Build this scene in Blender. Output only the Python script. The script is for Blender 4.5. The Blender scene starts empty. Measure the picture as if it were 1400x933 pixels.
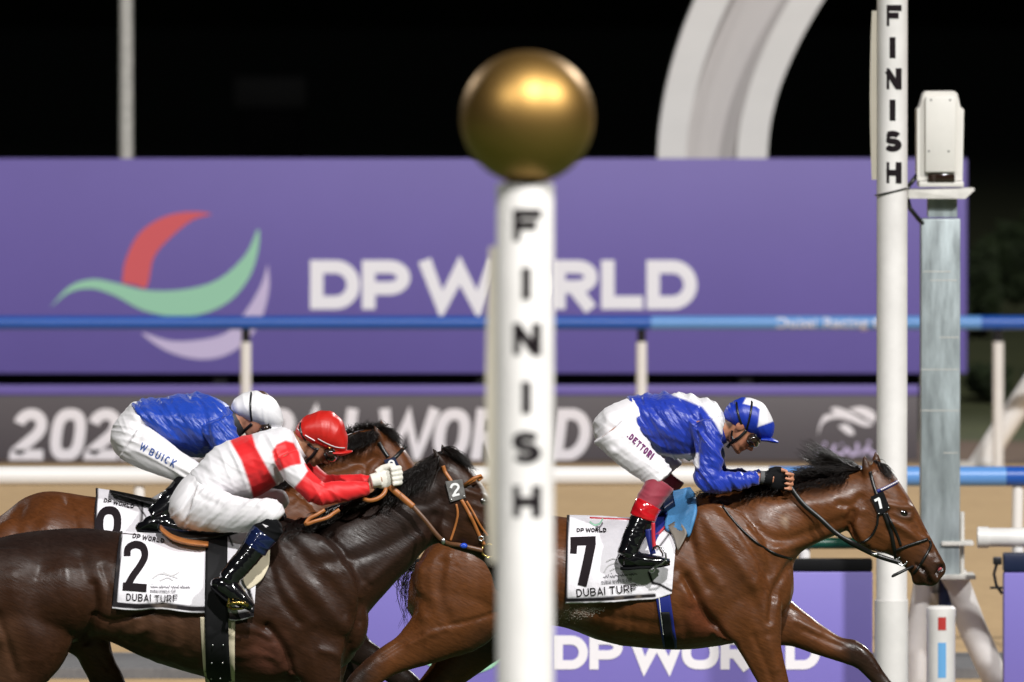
import bpy, bmesh, math, random
import numpy as np
from mathutils import Vector, Matrix
from mathutils.bvhtree import BVHTree
from mathutils.geometry import tessellate_polygon

random.seed(7)
S = bpy.context.scene
COL = S.collection
R = math.radians

# ------------------------------------------------------------------ camera
FPX = 15500.0                      # focal length in pixels of a 1400 px wide frame
CAMZ = 3.81
PITCH = math.atan(466.5 / FPX)
cd = bpy.data.cameras.new("camera")
cam = bpy.data.objects.new("camera", cd)
COL.objects.link(cam)
cam.location = (0, 0, CAMZ)
cam.rotation_euler = (math.pi / 2 - PITCH, 0, 0)
cd.sensor_width = 36.0
cd.lens = FPX / 1400.0 * 36.0
cd.clip_start = 1.0
cd.clip_end = 5000.0
cd.dof.use_dof = True
cd.dof.focus_distance = 48.9
cd.dof.aperture_fstop = 5.6
cd.dof.aperture_blades = 9
S.camera = cam

# ------------------------------------------------------------------ night world, floodlights, exposure
w = bpy.data.worlds.new("World")
S.world = w
w.use_nodes = True
w.node_tree.nodes["Background"].inputs[0].default_value = (0.55, 0.6, 0.8, 1)
w.node_tree.nodes["Background"].inputs[1].default_value = 0.008
S.view_settings.view_transform = 'Standard'
S.view_settings.look = 'None'
S.view_settings.exposure = 0.03
S.view_settings.gamma = 1.0


def floodlight(loc, aim, watts, color=(1, 0.985, 0.965), radius=2.0, cone=60):
    l = bpy.data.lights.new("floodlight", 'SPOT')
    l.energy = watts
    l.color = color
    l.shadow_soft_size = radius
    l.spot_size = R(cone)
    l.spot_blend = 0.5
    o = bpy.data.objects.new("floodlight", l)
    COL.objects.link(o)
    o.location = loc
    o.rotation_euler = (Vector(aim) - Vector(loc)).to_track_quat('-Z', 'Y').to_euler()


KW = 1000.0
# grandstand roof lamps on the photographer's side
floodlight((-40, -26, 58), (0, 60, 1), 75 * KW, radius=1.8, cone=56)
floodlight((16, -32, 76), (0, 66, 1), 430 * KW, radius=2.2, cone=50)
floodlight((58, -4, 58), (0, 60, 1), 230 * KW, radius=1.8, cone=56)
# infield masts on the far side
floodlight((-60, 150, 42), (0, 52, 1), 60 * KW, radius=1.4, cone=50)
floodlight((48, 142, 46), (0, 52, 1), 170 * KW, radius=1.4, cone=50)

# ------------------------------------------------------------------ photo pixel <-> world
CP, SP_ = math.cos(PITCH), math.sin(PITCH)


def P(px, py, Y):
    dx = (px - 700.0) / FPX
    dy = (466.5 - py) / FPX
    d = Vector((dx, CP + dy * SP_, -SP_ + dy * CP))
    t = Y / d.y
    return Vector((t * d.x, Y, CAMZ + t * d.z))


def project(V):
    V = np.asarray(V, float)
    x = V[:, 0]; y = V[:, 1]; z = V[:, 2] - CAMZ
    depth = y * CP - z * SP_
    up = y * SP_ + z * CP
    return np.stack([700 + FPX * x / depth, 466.5 - FPX * up / depth], 1)


# ------------------------------------------------------------------ numpy helpers
def _h(ix, iy, iz):
    n = (ix * 374761393 + iy * 668265263 + iz * 1274126177) & 0x7fffffff
    n = ((n ^ (n >> 13)) * 1274126177) & 0x7fffffff
    return ((n ^ (n >> 16)) & 0xffff) / 65535.0


def vnoise(Q):
    Q = np.asarray(Q, float) + 1000.0
    i = np.floor(Q).astype(np.int64)
    f = Q - i
    f = f * f * (3 - 2 * f)
    r = 0
    for a in (0, 1):
        for b in (0, 1):
            for c in (0, 1):
                wgt = (f[:, 0] if a else 1 - f[:, 0]) * (f[:, 1] if b else 1 - f[:, 1]) * (f[:, 2] if c else 1 - f[:, 2])
                r = r + wgt * _h(i[:, 0] + a, i[:, 1] + b, i[:, 2] + c)
    return r * 2 - 1


def crom(pts, sub):
    pts = np.asarray(pts, float)
    n = len(pts)
    if n < 3 or sub < 2:
        return pts
    out = []
    for i in range(n - 1):
        p0 = pts[max(i - 1, 0)]; p1 = pts[i]; p2 = pts[i + 1]; p3 = pts[min(i + 2, n - 1)]
        for k in range(sub):
            t = k / sub
            out.append(0.5 * ((2 * p1) + (-p0 + p2) * t + (2 * p0 - 5 * p1 + 4 * p2 - p3) * t * t + (-p0 + 3 * p1 - 3 * p2 + p3) * t ** 3))
    out.append(pts[-1])
    return np.array(out)


def seg_dist(Q, poly, closed=False):
    """distance of 2-D points Q to a polyline"""
    poly = np.asarray(poly, float)
    d = np.full(len(Q), 1e9)
    m = len(poly)
    for i in range(m if closed else m - 1):
        a = poly[i]; b = poly[(i + 1) % m]
        ab = b - a
        L = max(ab @ ab, 1e-9)
        t = np.clip(((Q - a) @ ab) / L, 0, 1)
        d = np.minimum(d, np.hypot(*(Q - a - t[:, None] * ab).T))
    return d


def inside(Q, poly):
    poly = np.asarray(poly, float)
    c = np.zeros(len(Q), bool)
    j = len(poly) - 1
    for i in range(len(poly)):
        xi, yi = poly[i]; xj, yj = poly[j]
        if yi != yj:
            cr = ((yi > Q[:, 1]) != (yj > Q[:, 1])) & (Q[:, 0] < (xj - xi) * (Q[:, 1] - yi) / (yj - yi) + xi)
            c ^= cr
        j = i
    return c


def soft(Q, poly, w=1.2):
    d = seg_dist(Q, poly, True)
    s = np.where(inside(Q, poly), d, -d)
    return np.clip(s / w * 0.5 + 0.5, 0, 1)


# ------------------------------------------------------------------ mesh builder
class MB:
    def __init__(self):
        self.v = []; self.f = []

    def add(self, V, F):
        o = len(self.v)
        self.v += [tuple(map(float, p)) for p in V]
        self.f += [tuple(i + o for i in q) for q in F]

    def rings(self, rings, closed_ends=True):
        n = len(rings[0])
        o = len(self.v)
        for r in rings:
            self.v += [tuple(map(float, p)) for p in r]
        for i in range(len(rings) - 1):
            for k in range(n):
                a = o + i * n + k; b = o + i * n + (k + 1) % n
                self.f.append((a, b, b + n, a + n))
        if closed_ends:
            self.f.append(tuple(o + k for k in range(n))[::-1])
            self.f.append(tuple(o + (len(rings) - 1) * n + k for k in range(n)))

    # stations (A px, B px, half width m, y offset m)
    def loft(self, st, Y, sub=4, n=28, grow=0.0, egg=0.0, power=1.0, sy=1):
        arr = np.array([[s[0][0], s[0][1], s[1][0], s[1][1], s[2], s[3] if len(s) > 3 else 0.0] for s in st], float)
        arr = crom(arr, sub)
        rings = []
        for a in arr:
            yy = Y + sy * a[5]
            A = P(a[0], a[1], yy); B = P(a[2], a[3], yy)
            c = (A + B) / 2; v = (A - B) / 2
            L = max(v.length, 1e-5)
            v = v * ((L + grow) / L)
            hw = max(a[4] + grow, 0.002)
            r = []
            for k in range(n):
                th = 2 * math.pi * k / n
                cs, sn = math.cos(th), math.sin(th)
                if power != 1.0:
                    cs = math.copysign(abs(cs) ** power, cs); sn = math.copysign(abs(sn) ** power, sn)
                q = c + v * cs
                r.append((q.x, q.y + hw * sn * (1 + egg * cs), q.z))
            rings.append(r)
        self.rings(rings)

    # limb: centres (cx, cy, width px, half width m, y)
    def limb(self, cs, Y, sub=4, n=20, grow=0.0, sy=1, off=(0, 0)):
        c = np.array(cs, float)
        c[:, 0] += off[0]; c[:, 1] += off[1]
        c = crom(c, sub)
        st = []
        for i in range(len(c)):
            t = c[min(i + 1, len(c) - 1), :2] - c[max(i - 1, 0), :2]
            t /= max(np.hypot(*t), 1e-6)
            p = np.array([t[1], -t[0]]) * c[i, 2] / 2
            st.append((c[i, :2] + p, c[i, :2] - p, c[i, 3], c[i, 4]))
        self.loft(st, Y, sub=1, n=n, grow=grow, sy=sy)

    def tube(self, pts, rad, n=10, caps=True):
        pts = [Vector(p) for p in pts]
        if not hasattr(rad, '__len__'):
            rad = [rad] * len(pts)
        rings = []
        ref = None
        for i, p in enumerate(pts):
            t = (pts[min(i + 1, len(pts) - 1)] - pts[max(i - 1, 0)])
            if t.length < 1e-9:
                t = Vector((0, 0, 1))
            t.normalize()
            if ref is None:
                ref = Vector((0, 1, 0)) if abs(t.y) < 0.9 else Vector((1, 0, 0))
            u = (ref - t * ref.dot(t))
            if u.length < 1e-4:
                u = t.orthogonal()
            u.normalize()
            ref = u
            b = t.cross(u)
            rings.append([p + (u * math.cos(2 * math.pi * k / n) + b * math.sin(2 * math.pi * k / n)) * rad[i] for k in range(n)])
        self.rings(rings, caps)

    def ball(self, c, r, M=None, n=16):
        """ellipsoid, r = 3 radii, M = 3x3 axes"""
        c = Vector(c)
        if not hasattr(r, '__len__'):
            r = (r, r, r)
        M = M or Matrix.Identity(3)
        rings = []
        for i in range(1, n):
            ph = math.pi * i / n
            rings.append([c + M @ Vector((r[0] * math.sin(ph) * math.cos(2 * math.pi * k / n), r[1] * math.sin(ph) * math.sin(2 * math.pi * k / n), r[2] * math.cos(ph))) for k in range(n)])
        self.rings(rings)

    def box(self, lo, hi, bev=0.0):
        x0, y0, z0 = lo; x1, y1, z1 = hi
        if bev <= 0:
            self.add([(x0, y0, z0), (x1, y0, z0), (x1, y1, z0), (x0, y1, z0), (x0, y0, z1), (x1, y0, z1), (x1, y1, z1), (x0, y1, z1)],
                     [(0, 3, 2, 1), (4, 5, 6, 7), (0, 1, 5, 4), (1, 2, 6, 5), (2, 3, 7, 6), (3, 0, 4, 7)])
            return
        bm = bmesh.new()
        bmesh.ops.create_cube(bm, size=1.0)
        for v in bm.verts:
            v.co = Vector(((x0 + x1) / 2 + v.co.x * (x1 - x0), (y0 + y1) / 2 + v.co.y * (y1 - y0), (z0 + z1) / 2 + v.co.z * (z1 - z0)))
        bmesh.ops.bevel(bm, geom=list(bm.edges), offset=bev, segments=2, affect='EDGES', profile=0.5)
        bm.verts.index_update()
        self.add([v.co for v in bm.verts], [[v.index for v in f.verts] for f in bm.faces])
        bm.free()

    # 2-D polygon (px) as a thin slab facing the camera
    def slab(self, poly, Y, th):
        pts = [P(x, y, Y) for x, y in poly]
        tri = tessellate_polygon([pts])
        n = len(pts)
        bk = [p + Vector((0, th, 0)) for p in pts]
        F = [tuple(t) for t in tri] + [tuple(i + n for i in t[::-1]) for t in tri]
        F += [(i, (i + 1) % n, (i + 1) % n + n, i + n) for i in range(n)]
        self.add(pts + bk, F)

    def mesh(self, name):
        me = bpy.data.meshes.new(name)
        me.from_pydata(self.v, [], self.f)
        me.update()
        return me


def remesh(mb, voxel, smooth=4, factor=0.5):
    me = mb.mesh("tmp")
    bm = bmesh.new(); bm.from_mesh(me)
    bmesh.ops.recalc_face_normals(bm, faces=list(bm.faces))
    bm.to_mesh(me); bm.free()
    ob = bpy.data.objects.new("tmp", me)
    COL.objects.link(ob)
    m = ob.modifiers.new("r", 'REMESH'); m.mode = 'VOXEL'; m.voxel_size = voxel
    if smooth:
        s = ob.modifiers.new("s", 'SMOOTH'); s.factor = factor; s.iterations = smooth
    dg = bpy.context.evaluated_depsgraph_get()
    out = bpy.data.meshes.new_from_object(ob.evaluated_get(dg))
    bpy.data.objects.remove(ob); bpy.data.meshes.remove(me)
    return out


def coords(me):
    a = np.empty(len(me.vertices) * 3); me.vertices.foreach_get('co', a)
    return a.reshape(-1, 3)


def normals(me):
    a = np.empty(len(me.vertices) * 3); me.vertex_normals.foreach_get('vector', a)
    return a.reshape(-1, 3)


def setco(me, V):
    me.vertices.foreach_set('co', V.ravel()); me.update()


def setcol(me, C):
    C = np.asarray(C, float)
    if C.shape[1] == 3:
        C = np.concatenate([C, np.ones((len(C), 1))], 1)
    at = me.attributes.get('Col') or me.attributes.new('Col', 'FLOAT_COLOR', 'POINT')
    at.data.foreach_set('color', C.astype(np.float32).ravel())


def bvh_of(me):
    return BVHTree.FromPolygons([v.co[:] for v in me.vertices], [p.vertices[:] for p in me.polygons])


def sculpt(me, strokes):
    """strokes: (px polyline, width px, depth m). + raises, - carves, both flanks alike"""
    V = coords(me); N = normals(me); Q = project(V)
    d = np.zeros(len(V))
    side = np.clip((np.abs(N[:, 1]) - 0.1) / 0.35, 0, 1)
    for poly, wd, dep in strokes:
        if len(poly) == 1:
            poly = [poly[0], poly[0]]
        pl = crom(poly, 5) if len(poly) > 2 else poly
        d += dep * np.exp(-(seg_dist(Q, pl) / wd) ** 2)
    setco(me, V + N * (d * side)[:, None])


# ------------------------------------------------------------------ linking, tagging
def tag(o, label=None, cat=None, group=None, kind=None):
    if label: o['label'] = label
    if cat: o['category'] = cat
    if group: o['group'] = group
    if kind: o['kind'] = kind
    return o


ROOT = {}


def thing(name, loc, label, cat, group=None):
    o = bpy.data.objects.new(name, None)
    o.empty_display_size = 0.2
    COL.objects.link(o)
    o.location = loc
    ROOT[o.name] = Vector(loc)
    return tag(o, label, cat, group)


def link(name, me, mat, parent=None, smooth=True, base=None):
    """me: Mesh or MB in world coordinates"""
    if isinstance(me, MB):
        me = me.mesh(name)
        bm = bmesh.new(); bm.from_mesh(me)
        bmesh.ops.recalc_face_normals(bm, faces=list(bm.faces)); bm.to_mesh(me); bm.free()
    me.name = name
    me.materials.clear()
    me.materials.append(mat)
    if smooth:
        me.polygons.foreach_set('use_smooth', [True] * len(me.polygons))
        if smooth == 'sharp':
            bm = bmesh.new(); bm.from_mesh(me)
            for e in bm.edges:
                if len(e.link_faces) == 2 and e.calc_face_angle(0) > R(38):
                    e.smooth = False
            bm.to_mesh(me); bm.free()
    o = bpy.data.objects.new(name, me)
    COL.objects.link(o)
    if parent:
        b = ROOT[parent.name]
        me.transform(Matrix.Translation(-b))
        o.parent = parent
        ROOT[o.name] = b
    else:
        V = coords(me)
        b = Vector(base) if base else Vector((float(V[:, 0].mean()), float(V[:, 1].mean()), float(V[:, 2].min())))
        me.transform(Matrix.Translation(-b))
        o.location = b
        ROOT[o.name] = b
    return o


def solid(o, th, offset=-1.0):
    m = o.modifiers.new("thickness", 'SOLIDIFY'); m.thickness = th; m.offset = offset
    return o


# ------------------------------------------------------------------ materials
def material(name, base=(0.5, 0.5, 0.5), rough=0.5, metal=0.0, col=False, noise=None, bump=None, coat=0.0, sheen=0.0, spec=0.5, alpha=1.0, stretch=None, rnoise=0.0, extra=None, emit=None):
    m = bpy.data.materials.new(name)
    m.use_nodes = True
    nt = m.node_tree; N = nt.nodes; L = nt.links
    b = N["Principled BSDF"]
    b.inputs["Roughness"].default_value = rough
    b.inputs["Metallic"].default_value = metal
    b.inputs["Coat Weight"].default_value = coat
    b.inputs["Coat Roughness"].default_value = 0.12
    b.inputs["Sheen Weight"].default_value = sheen
    b.inputs["Specular IOR Level"].default_value = spec
    b.inputs["Alpha"].default_value = alpha
    tc = N.new("ShaderNodeTexCoord")
    vec = tc.outputs["Object"]
    if stretch:
        mp = N.new("ShaderNodeMapping"); mp.inputs["Scale"].default_value = stretch[:3]
        if len(stretch) > 3:
            mp.vector_type = 'TEXTURE'; mp.inputs["Rotation"].default_value = (0, R(stretch[3]), 0)
        L.new(vec, mp.inputs["Vector"]); vec = mp.outputs[0]
    if col:
        at = N.new("ShaderNodeAttribute"); at.attribute_name = 'Col'; c = at.outputs["Color"]
    else:
        rgb = N.new("ShaderNodeRGB"); rgb.outputs[0].default_value = (*base, 1); c = rgb.outputs[0]
    if noise:                       # (scale, amount)
        nx = N.new("ShaderNodeTexNoise"); nx.inputs["Scale"].default_value = noise[0]; nx.inputs["Detail"].default_value = 6
        nx.inputs["Roughness"].default_value = 0.65
        L.new(vec, nx.inputs["Vector"])
        mr = N.new("ShaderNodeMapRange"); mr.inputs[1].default_value = 0.25; mr.inputs[2].default_value = 0.75
        mr.inputs[3].default_value = 1 - noise[1]; mr.inputs[4].default_value = 1 + noise[1]
        L.new(nx.outputs[0], mr.inputs[0])
        mx = N.new("ShaderNodeVectorMath"); mx.operation = 'SCALE'
        L.new(c, mx.inputs[0]); L.new(mr.outputs[0], mx.inputs["Scale"]); c = mx.outputs[0]
        if rnoise:
            m2 = N.new("ShaderNodeMapRange"); m2.inputs[1].default_value = 0.3; m2.inputs[2].default_value = 0.7
            m2.inputs[3].default_value = max(rough - rnoise, 0.03); m2.inputs[4].default_value = min(rough + rnoise, 1)
            L.new(nx.outputs[0], m2.inputs[0]); L.new(m2.outputs[0], b.inputs["Roughness"])
    L.new(c, b.inputs["Base Color"])
    if bump:                        # list of (scale, strength, distance)
        prev = None
        for sc, st, ds in bump:
            nx = N.new("ShaderNodeTexNoise"); nx.inputs["Scale"].default_value = sc; nx.inputs["Detail"].default_value = 4
            L.new(vec, nx.inputs["Vector"])
            bp = N.new("ShaderNodeBump"); bp.inputs["Strength"].default_value = st; bp.inputs["Distance"].default_value = ds
            L.new(nx.outputs[0], bp.inputs["Height"])
            if prev: L.new(prev.outputs[0], bp.inputs["Normal"])
            prev = bp
        L.new(prev.outputs[0], b.inputs["Normal"])
    return m


M = {}
M['post_white'] = material('post_white', (0.70, 0.675, 0.655), 0.5, noise=(5, 0.09), rnoise=0.1, bump=[(40, 0.05, 0.002)])
M['rail_white'] = material('rail_white', (0.78, 0.76, 0.74), 0.4, noise=(2, 0.06), stretch=(0.3, 1, 1))
M['rail_blue'] = material('rail_blue', (0.012, 0.09, 0.42), 0.35, noise=(2, 0.1), stretch=(0.3, 1, 1))
M['rail_sky'] = material('rail_sky', (0.11, 0.29, 0.66), 0.35, noise=(2, 0.08), stretch=(0.3, 1, 1))
M['rail_green'] = material('rail_green', (0.004, 0.06, 0.038), 0.35, noise=(2, 0.1))
M['black_paint'] = material('black_paint', (0.004, 0.004, 0.005), 0.7, spec=0.15)
M['cream'] = material('cream', (0.66, 0.6, 0.5), 0.5, noise=(3, 0.08))
M['gold'] = material('gold', (0.44, 0.26, 0.08), 0.47, metal=1.0, noise=(3, 0.06))
M['purple'] = material('purple_panel', (0.152, 0.112, 0.40), 0.55, noise=(0.6, 0.05))
M['purple_near'] = material('purple_near', (0.20, 0.162, 0.52), 0.5, noise=(0.8, 0.05))
M['charcoal'] = material('charcoal_panel', (0.092, 0.079, 0.088), 0.6, noise=(0.8, 0.06))
M['logo_white'] = material('logo_white', (0.86, 0.82, 0.86), 0.5)
M['logo_bright'] = material('logo_bright', (0.95, 0.92, 0.97), 0.5)
M['leaf'] = material('dark_leaf', (0.016, 0.026, 0.008), 0.6, noise=(3, 0.5))
M['bark'] = material('bark', (0.05, 0.035, 0.022), 0.9)
M['logo_red'] = material('logo_red', (0.68, 0.10, 0.115), 0.5)
M['logo_green'] = material('logo_green', (0.33, 0.64, 0.45), 0.5)
M['logo_lilac'] = material('logo_lilac', (0.62, 0.52, 0.76), 0.5)
M['galv'] = material('galvanised_steel', (0.32, 0.365, 0.38), 0.42, metal=0.3, noise=(3.5, 0.55), stretch=(3, 3, 0.55), rnoise=0.12, bump=[(6, 0.1, 0.004)])
M['camera_shell'] = material('camera_shell', (0.70, 0.675, 0.63), 0.45, noise=(6, 0.04))
M['old_white'] = material('worn_white_paint', (0.56, 0.54, 0.50), 0.6, noise=(14, 0.22), bump=[(30, 0.3, 0.004)])
M['dark_metal'] = material('dark_metal', (0.03, 0.03, 0.035), 0.35, metal=0.6)
M['navy'] = material('navy_paint', (0.008, 0.015, 0.05), 0.4)
M['red_paint'] = material('red_paint', (0.42, 0.03, 0.025), 0.45)
M['sky_paint'] = material('sky_paint', (0.13, 0.36, 0.66), 0.45)


def coat_mat(name, r0, r1, spec):
    m = material(name, rough=0.45, col=True, noise=(2.2, 0.14), spec=spec, bump=[(3, 0.14, 0.012), (11, 0.16, 0.005), (38, 0.26, 0.003), (120, 0.55, 0.002)], stretch=(3.5, 1.5, 1, 28))
    nt = m.node_tree; N = nt.nodes; L = nt.links; b = N["Principled BSDF"]
    tc = N["Texture Coordinate"]
    n1 = N.new("ShaderNodeTexNoise"); n1.inputs["Scale"].default_value = 5; n1.inputs["Detail"].default_value = 10; n1.inputs["Roughness"].default_value = 0.75
    L.new(tc.outputs["Object"], n1.inputs["Vector"])
    mr = N.new("ShaderNodeMapRange"); mr.inputs[1].default_value = 0.36; mr.inputs[2].default_value = 0.62
    mr.inputs[3].default_value = r0; mr.inputs[4].default_value = r1
    L.new(n1.outputs[0], mr.inputs[0]); L.new(mr.outputs[0], b.inputs["Roughness"])
    # the lie of the hair: fine darker and paler streaks
    mp = N.new("ShaderNodeMapping"); mp.vector_type = 'TEXTURE'; mp.inputs["Rotation"].default_value = (0, R(24), 0); mp.inputs["Scale"].default_value = (7, 2, 1)
    n2 = N.new("ShaderNodeTexNoise"); n2.inputs["Scale"].default_value = 130; n2.inputs["Detail"].default_value = 3; n2.inputs["Distortion"].default_value = 0.6
    L.new(tc.outputs["Object"], mp.inputs["Vector"]); L.new(mp.outputs[0], n2.inputs["Vector"])
    m2 = N.new("ShaderNodeMapRange"); m2.inputs[1].default_value = 0.3; m2.inputs[2].default_value = 0.7; m2.inputs[3].default_value = 0.78; m2.inputs[4].default_value = 1.22
    L.new(n2.outputs[0], m2.inputs[0])
    old = b.inputs["Base Color"].links[0].from_socket
    sc = N.new("ShaderNodeVectorMath"); sc.operation = 'SCALE'
    L.new(old, sc.inputs[0]); L.new(m2.outputs[0], sc.inputs["Scale"]); L.new(sc.outputs[0], b.inputs["Base Color"])
    return m


M['coat'] = coat_mat('horse_coat', 0.27, 0.52, 0.20)
M['wet_coat'] = coat_mat('wet_horse_coat', 0.20, 0.54, 0.30)
M['arch_web'] = material('arch_web', (0.55, 0.52, 0.51), 0.55, noise=(0.5, 0.05))
M['hair'] = material('horse_hair', (0.010, 0.007, 0.006), 0.38, noise=(30, 0.3))
M['eye'] = material('wet_eye', (0.006, 0.004, 0.003), 0.04, coat=1.0)
M['eyewhite'] = material('eye_white', (0.6, 0.55, 0.5), 0.15, col=False)
M['nostril'] = material('nostril_pink', (0.35, 0.06, 0.07), 0.35)
M['skin'] = material('skin', rough=0.42, col=True, noise=(40, 0.10), bump=[(180, 0.12, 0.002)])
M['silk'] = material('satin_silk', rough=0.36, col=True, noise=(10, 0.06), rnoise=0.05, sheen=0.2, bump=[(26, 0.9, 0.020), (70, 0.35, 0.005)], stretch=(5, 1.6, 1, 52))
M['lycra'] = material('stretch_cloth', rough=0.55, col=True, noise=(12, 0.03), sheen=0.1, bump=[(14, 0.25, 0.007), (400, 0.1, 0.0006)], stretch=(4, 1.5, 1, 62))
M['breeches'] = material('white_breeches', (0.80, 0.775, 0.80), 0.62, noise=(12, 0.03), sheen=0.1, bump=[(18, 0.35, 0.008), (300, 0.1, 0.0008)], stretch=(4, 1.5, 1, -38))
M['patent'] = material('patent_leather', (0.004, 0.004, 0.005), 0.13, coat=1.0, spec=0.5, bump=[(20, 0.22, 0.010)])
M['sock_black'] = material('black_sock', (0.006, 0.006, 0.007), 0.9, spec=0.12)
M['boot_navy'] = material('navy_patent', (0.006, 0.011, 0.045), 0.13, coat=0.8, bump=[(26, 0.3, 0.008)])
M['maroon'] = material('maroon_suede', (0.26, 0.018, 0.04), 0.7, sheen=0.3, noise=(20, 0.08), bump=[(22, 0.3, 0.006)])
M['red_patent'] = material('red_patent', (0.50, 0.008, 0.014), 0.16, coat=0.8, bump=[(20, 0.35, 0.008)])
M['helmet'] = material('helmet_silk', rough=0.42, col=True, noise=(14, 0.05), bump=[(22, 0.35, 0.007)], stretch=(5, 1.5, 1, 75))
M['strap_black'] = material('black_strap', (0.008, 0.008, 0.009), 0.35, bump=[(200, 0.15, 0.001)])
M['leather_tan'] = material('tan_leather', (0.36, 0.125, 0.032), 0.4, noise=(30, 0.2), bump=[(120, 0.2, 0.001)])
M['leather_brown'] = material('brown_leather', (0.115, 0.05, 0.022), 0.4, noise=(30, 0.2), bump=[(120, 0.2, 0.001)])
M['leather_black'] = material('black_leather', (0.006, 0.0055, 0.0055), 0.36, noise=(30, 0.2), bump=[(120, 0.2, 0.001)])
M['steel'] = material('worn_steel', (0.6, 0.6, 0.61), 0.3, metal=1.0)
M['brass'] = material('brass', (0.62, 0.42, 0.12), 0.25, metal=1.0)
M['lens'] = material('goggle_lens', (0.022, 0.012, 0.008), 0.06, coat=1.0)
M['cloth'] = material('saddle_cloth_fabric', rough=0.75, spec=0.2, col=True, noise=(20, 0.05), bump=[(8, 0.7, 0.022), (30, 0.3, 0.004), (500, 0.1, 0.0006)])
M['ink'] = material('printed_black', (0.012, 0.008, 0.010), 0.8, spec=0.15)
M['ink_grey'] = material('printed_grey', (0.16, 0.15, 0.17), 0.6)
M['ink_pale'] = material('printed_pale_grey', (0.52, 0.51, 0.52), 0.6)
M['ink_blue'] = material('printed_blue', (0.03, 0.085, 0.32), 0.6)
M['ink_plum'] = material('printed_plum', (0.13, 0.018, 0.11), 0.6)
M['white_num'] = material('printed_white', (0.8, 0.8, 0.8), 0.5)
M['plate_grey'] = material('grey_plate', (0.13, 0.125, 0.12), 0.5, noise=(60, 0.5))
M['girth_blue'] = material('girth_blue', (0.012, 0.02, 0.19), 0.5, bump=[(300, 0.2, 0.001)])
M['girth_black'] = material('girth_black', (0.006, 0.006, 0.007), 0.7, spec=0.25, bump=[(300, 0.25, 0.001)])
M['pad_cream'] = material('cream_felt', (0.66, 0.58, 0.42), 0.75, noise=(20, 0.06), bump=[(250, 0.3, 0.001)])
M['pad_blue'] = material('blue_mesh_cloth', (0.065, 0.225, 0.46), 0.6, noise=(160, 0.25), bump=[(260, 0.4, 0.002), (12, 0.15, 0.01)])
M['patch_grey'] = material('grey_patch', (0.19, 0.165, 0.14), 0.6, bump=[(18, 0.3, 0.008)])
M['glove_white'] = material('white_glove', (0.72, 0.69, 0.62), 0.6, noise=(40, 0.06), bump=[(60, 0.35, 0.004)])
M['glove_black'] = material('black_glove', (0.005, 0.005, 0.006), 0.8, spec=0.15, bump=[(60, 0.35, 0.004)])
M['cuff_grey'] = material('grey_cuff', (0.10, 0.10, 0.10), 0.8, bump=[(300, 0.3, 0.001)])
M['red_trim'] = material('red_trim', (0.5, 0.02, 0.035), 0.5)
M['blue_stone'] = material('blue_bead', (0.02, 0.07, 0.5), 0.15)


def ground_mat(name, c1, c2, scale, bumpd, rough=0.9):
    m = bpy.data.materials.new(name); m.use_nodes = True
    nt = m.node_tree; N = nt.nodes; L = nt.links; b = N["Principled BSDF"]
    b.inputs["Roughness"].default_value = rough
    tc = N.new("ShaderNodeTexCoord")
    n1 = N.new("ShaderNodeTexNoise"); n1.inputs["Scale"].default_value = scale; n1.inputs["Detail"].default_value = 8; n1.inputs["Roughness"].default_value = 0.7
    n2 = N.new("ShaderNodeTexNoise"); n2.inputs["Scale"].default_value = scale * 18; n2.inputs["Detail"].default_value = 4
    L.new(tc.outputs["Object"], n1.inputs[0]); L.new(tc.outputs["Object"], n2.inputs[0])
    ad = N.new("ShaderNodeMath"); ad.operation = 'ADD'; L.new(n1.outputs[0], ad.inputs[0]); L.new(n2.outputs[0], ad.inputs[1])
    cr = N.new("ShaderNodeValToRGB"); cr.color_ramp.elements[0].position = 0.35; cr.color_ramp.elements[1].position = 0.68
    cr.color_ramp.elements[0].color = (*c1, 1); cr.color_ramp.elements[1].color = (*c2, 1)
    hf = N.new("ShaderNodeMath"); hf.operation = 'MULTIPLY'; hf.inputs[1].default_value = 0.5
    L.new(ad.outputs[0], hf.inputs[0]); L.new(hf.outputs[0], cr.inputs[0]); L.new(cr.outputs[0], b.inputs["Base Color"])
    bp = N.new("ShaderNodeBump"); bp.inputs["Distance"].default_value = bumpd; bp.inputs["Strength"].default_value = 0.6
    L.new(hf.outputs[0], bp.inputs["Height"]); L.new(bp.outputs[0], b.inputs["Normal"])
    return m


M['turf'] = ground_mat('turf', (0.022, 0.05, 0.012), (0.045, 0.085, 0.022), 0.8, 0.04)
M['far_turf'] = ground_mat('far_turf', (0.042, 0.052, 0.014), (0.086, 0.096, 0.028), 0.5, 0.04)
M['sand'] = ground_mat('sand', (0.43, 0.28, 0.13), (0.56, 0.38, 0.185), 0.5, 0.03)
M['path'] = ground_mat('grey_path', (0.11, 0.11, 0.115), (0.17, 0.165, 0.165), 1.5, 0.004)
M['soil'] = ground_mat('dark_soil', (0.10, 0.06, 0.035), (0.16, 0.10, 0.06), 1.2, 0.03)

# ------------------------------------------------------------------ lettering
def arc(cx, cy, rx, ry, a0, a1, n=9):
    return [(cx + rx * math.cos(R(a0 + (a1 - a0) * i / n)), cy + ry * math.sin(R(a0 + (a1 - a0) * i / n))) for i in range(n + 1)]


def sup(cx, cy, rx, ry, p=2.6, n=28):
    o = []
    for i in range(n + 1):
        a = 2 * math.pi * i / n
        c, s = math.cos(a), math.sin(a)
        o.append((cx + rx * math.copysign(abs(c) ** (2 / p), c), cy + ry * math.copysign(abs(s) ** (2 / p), s)))
    return o


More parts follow.
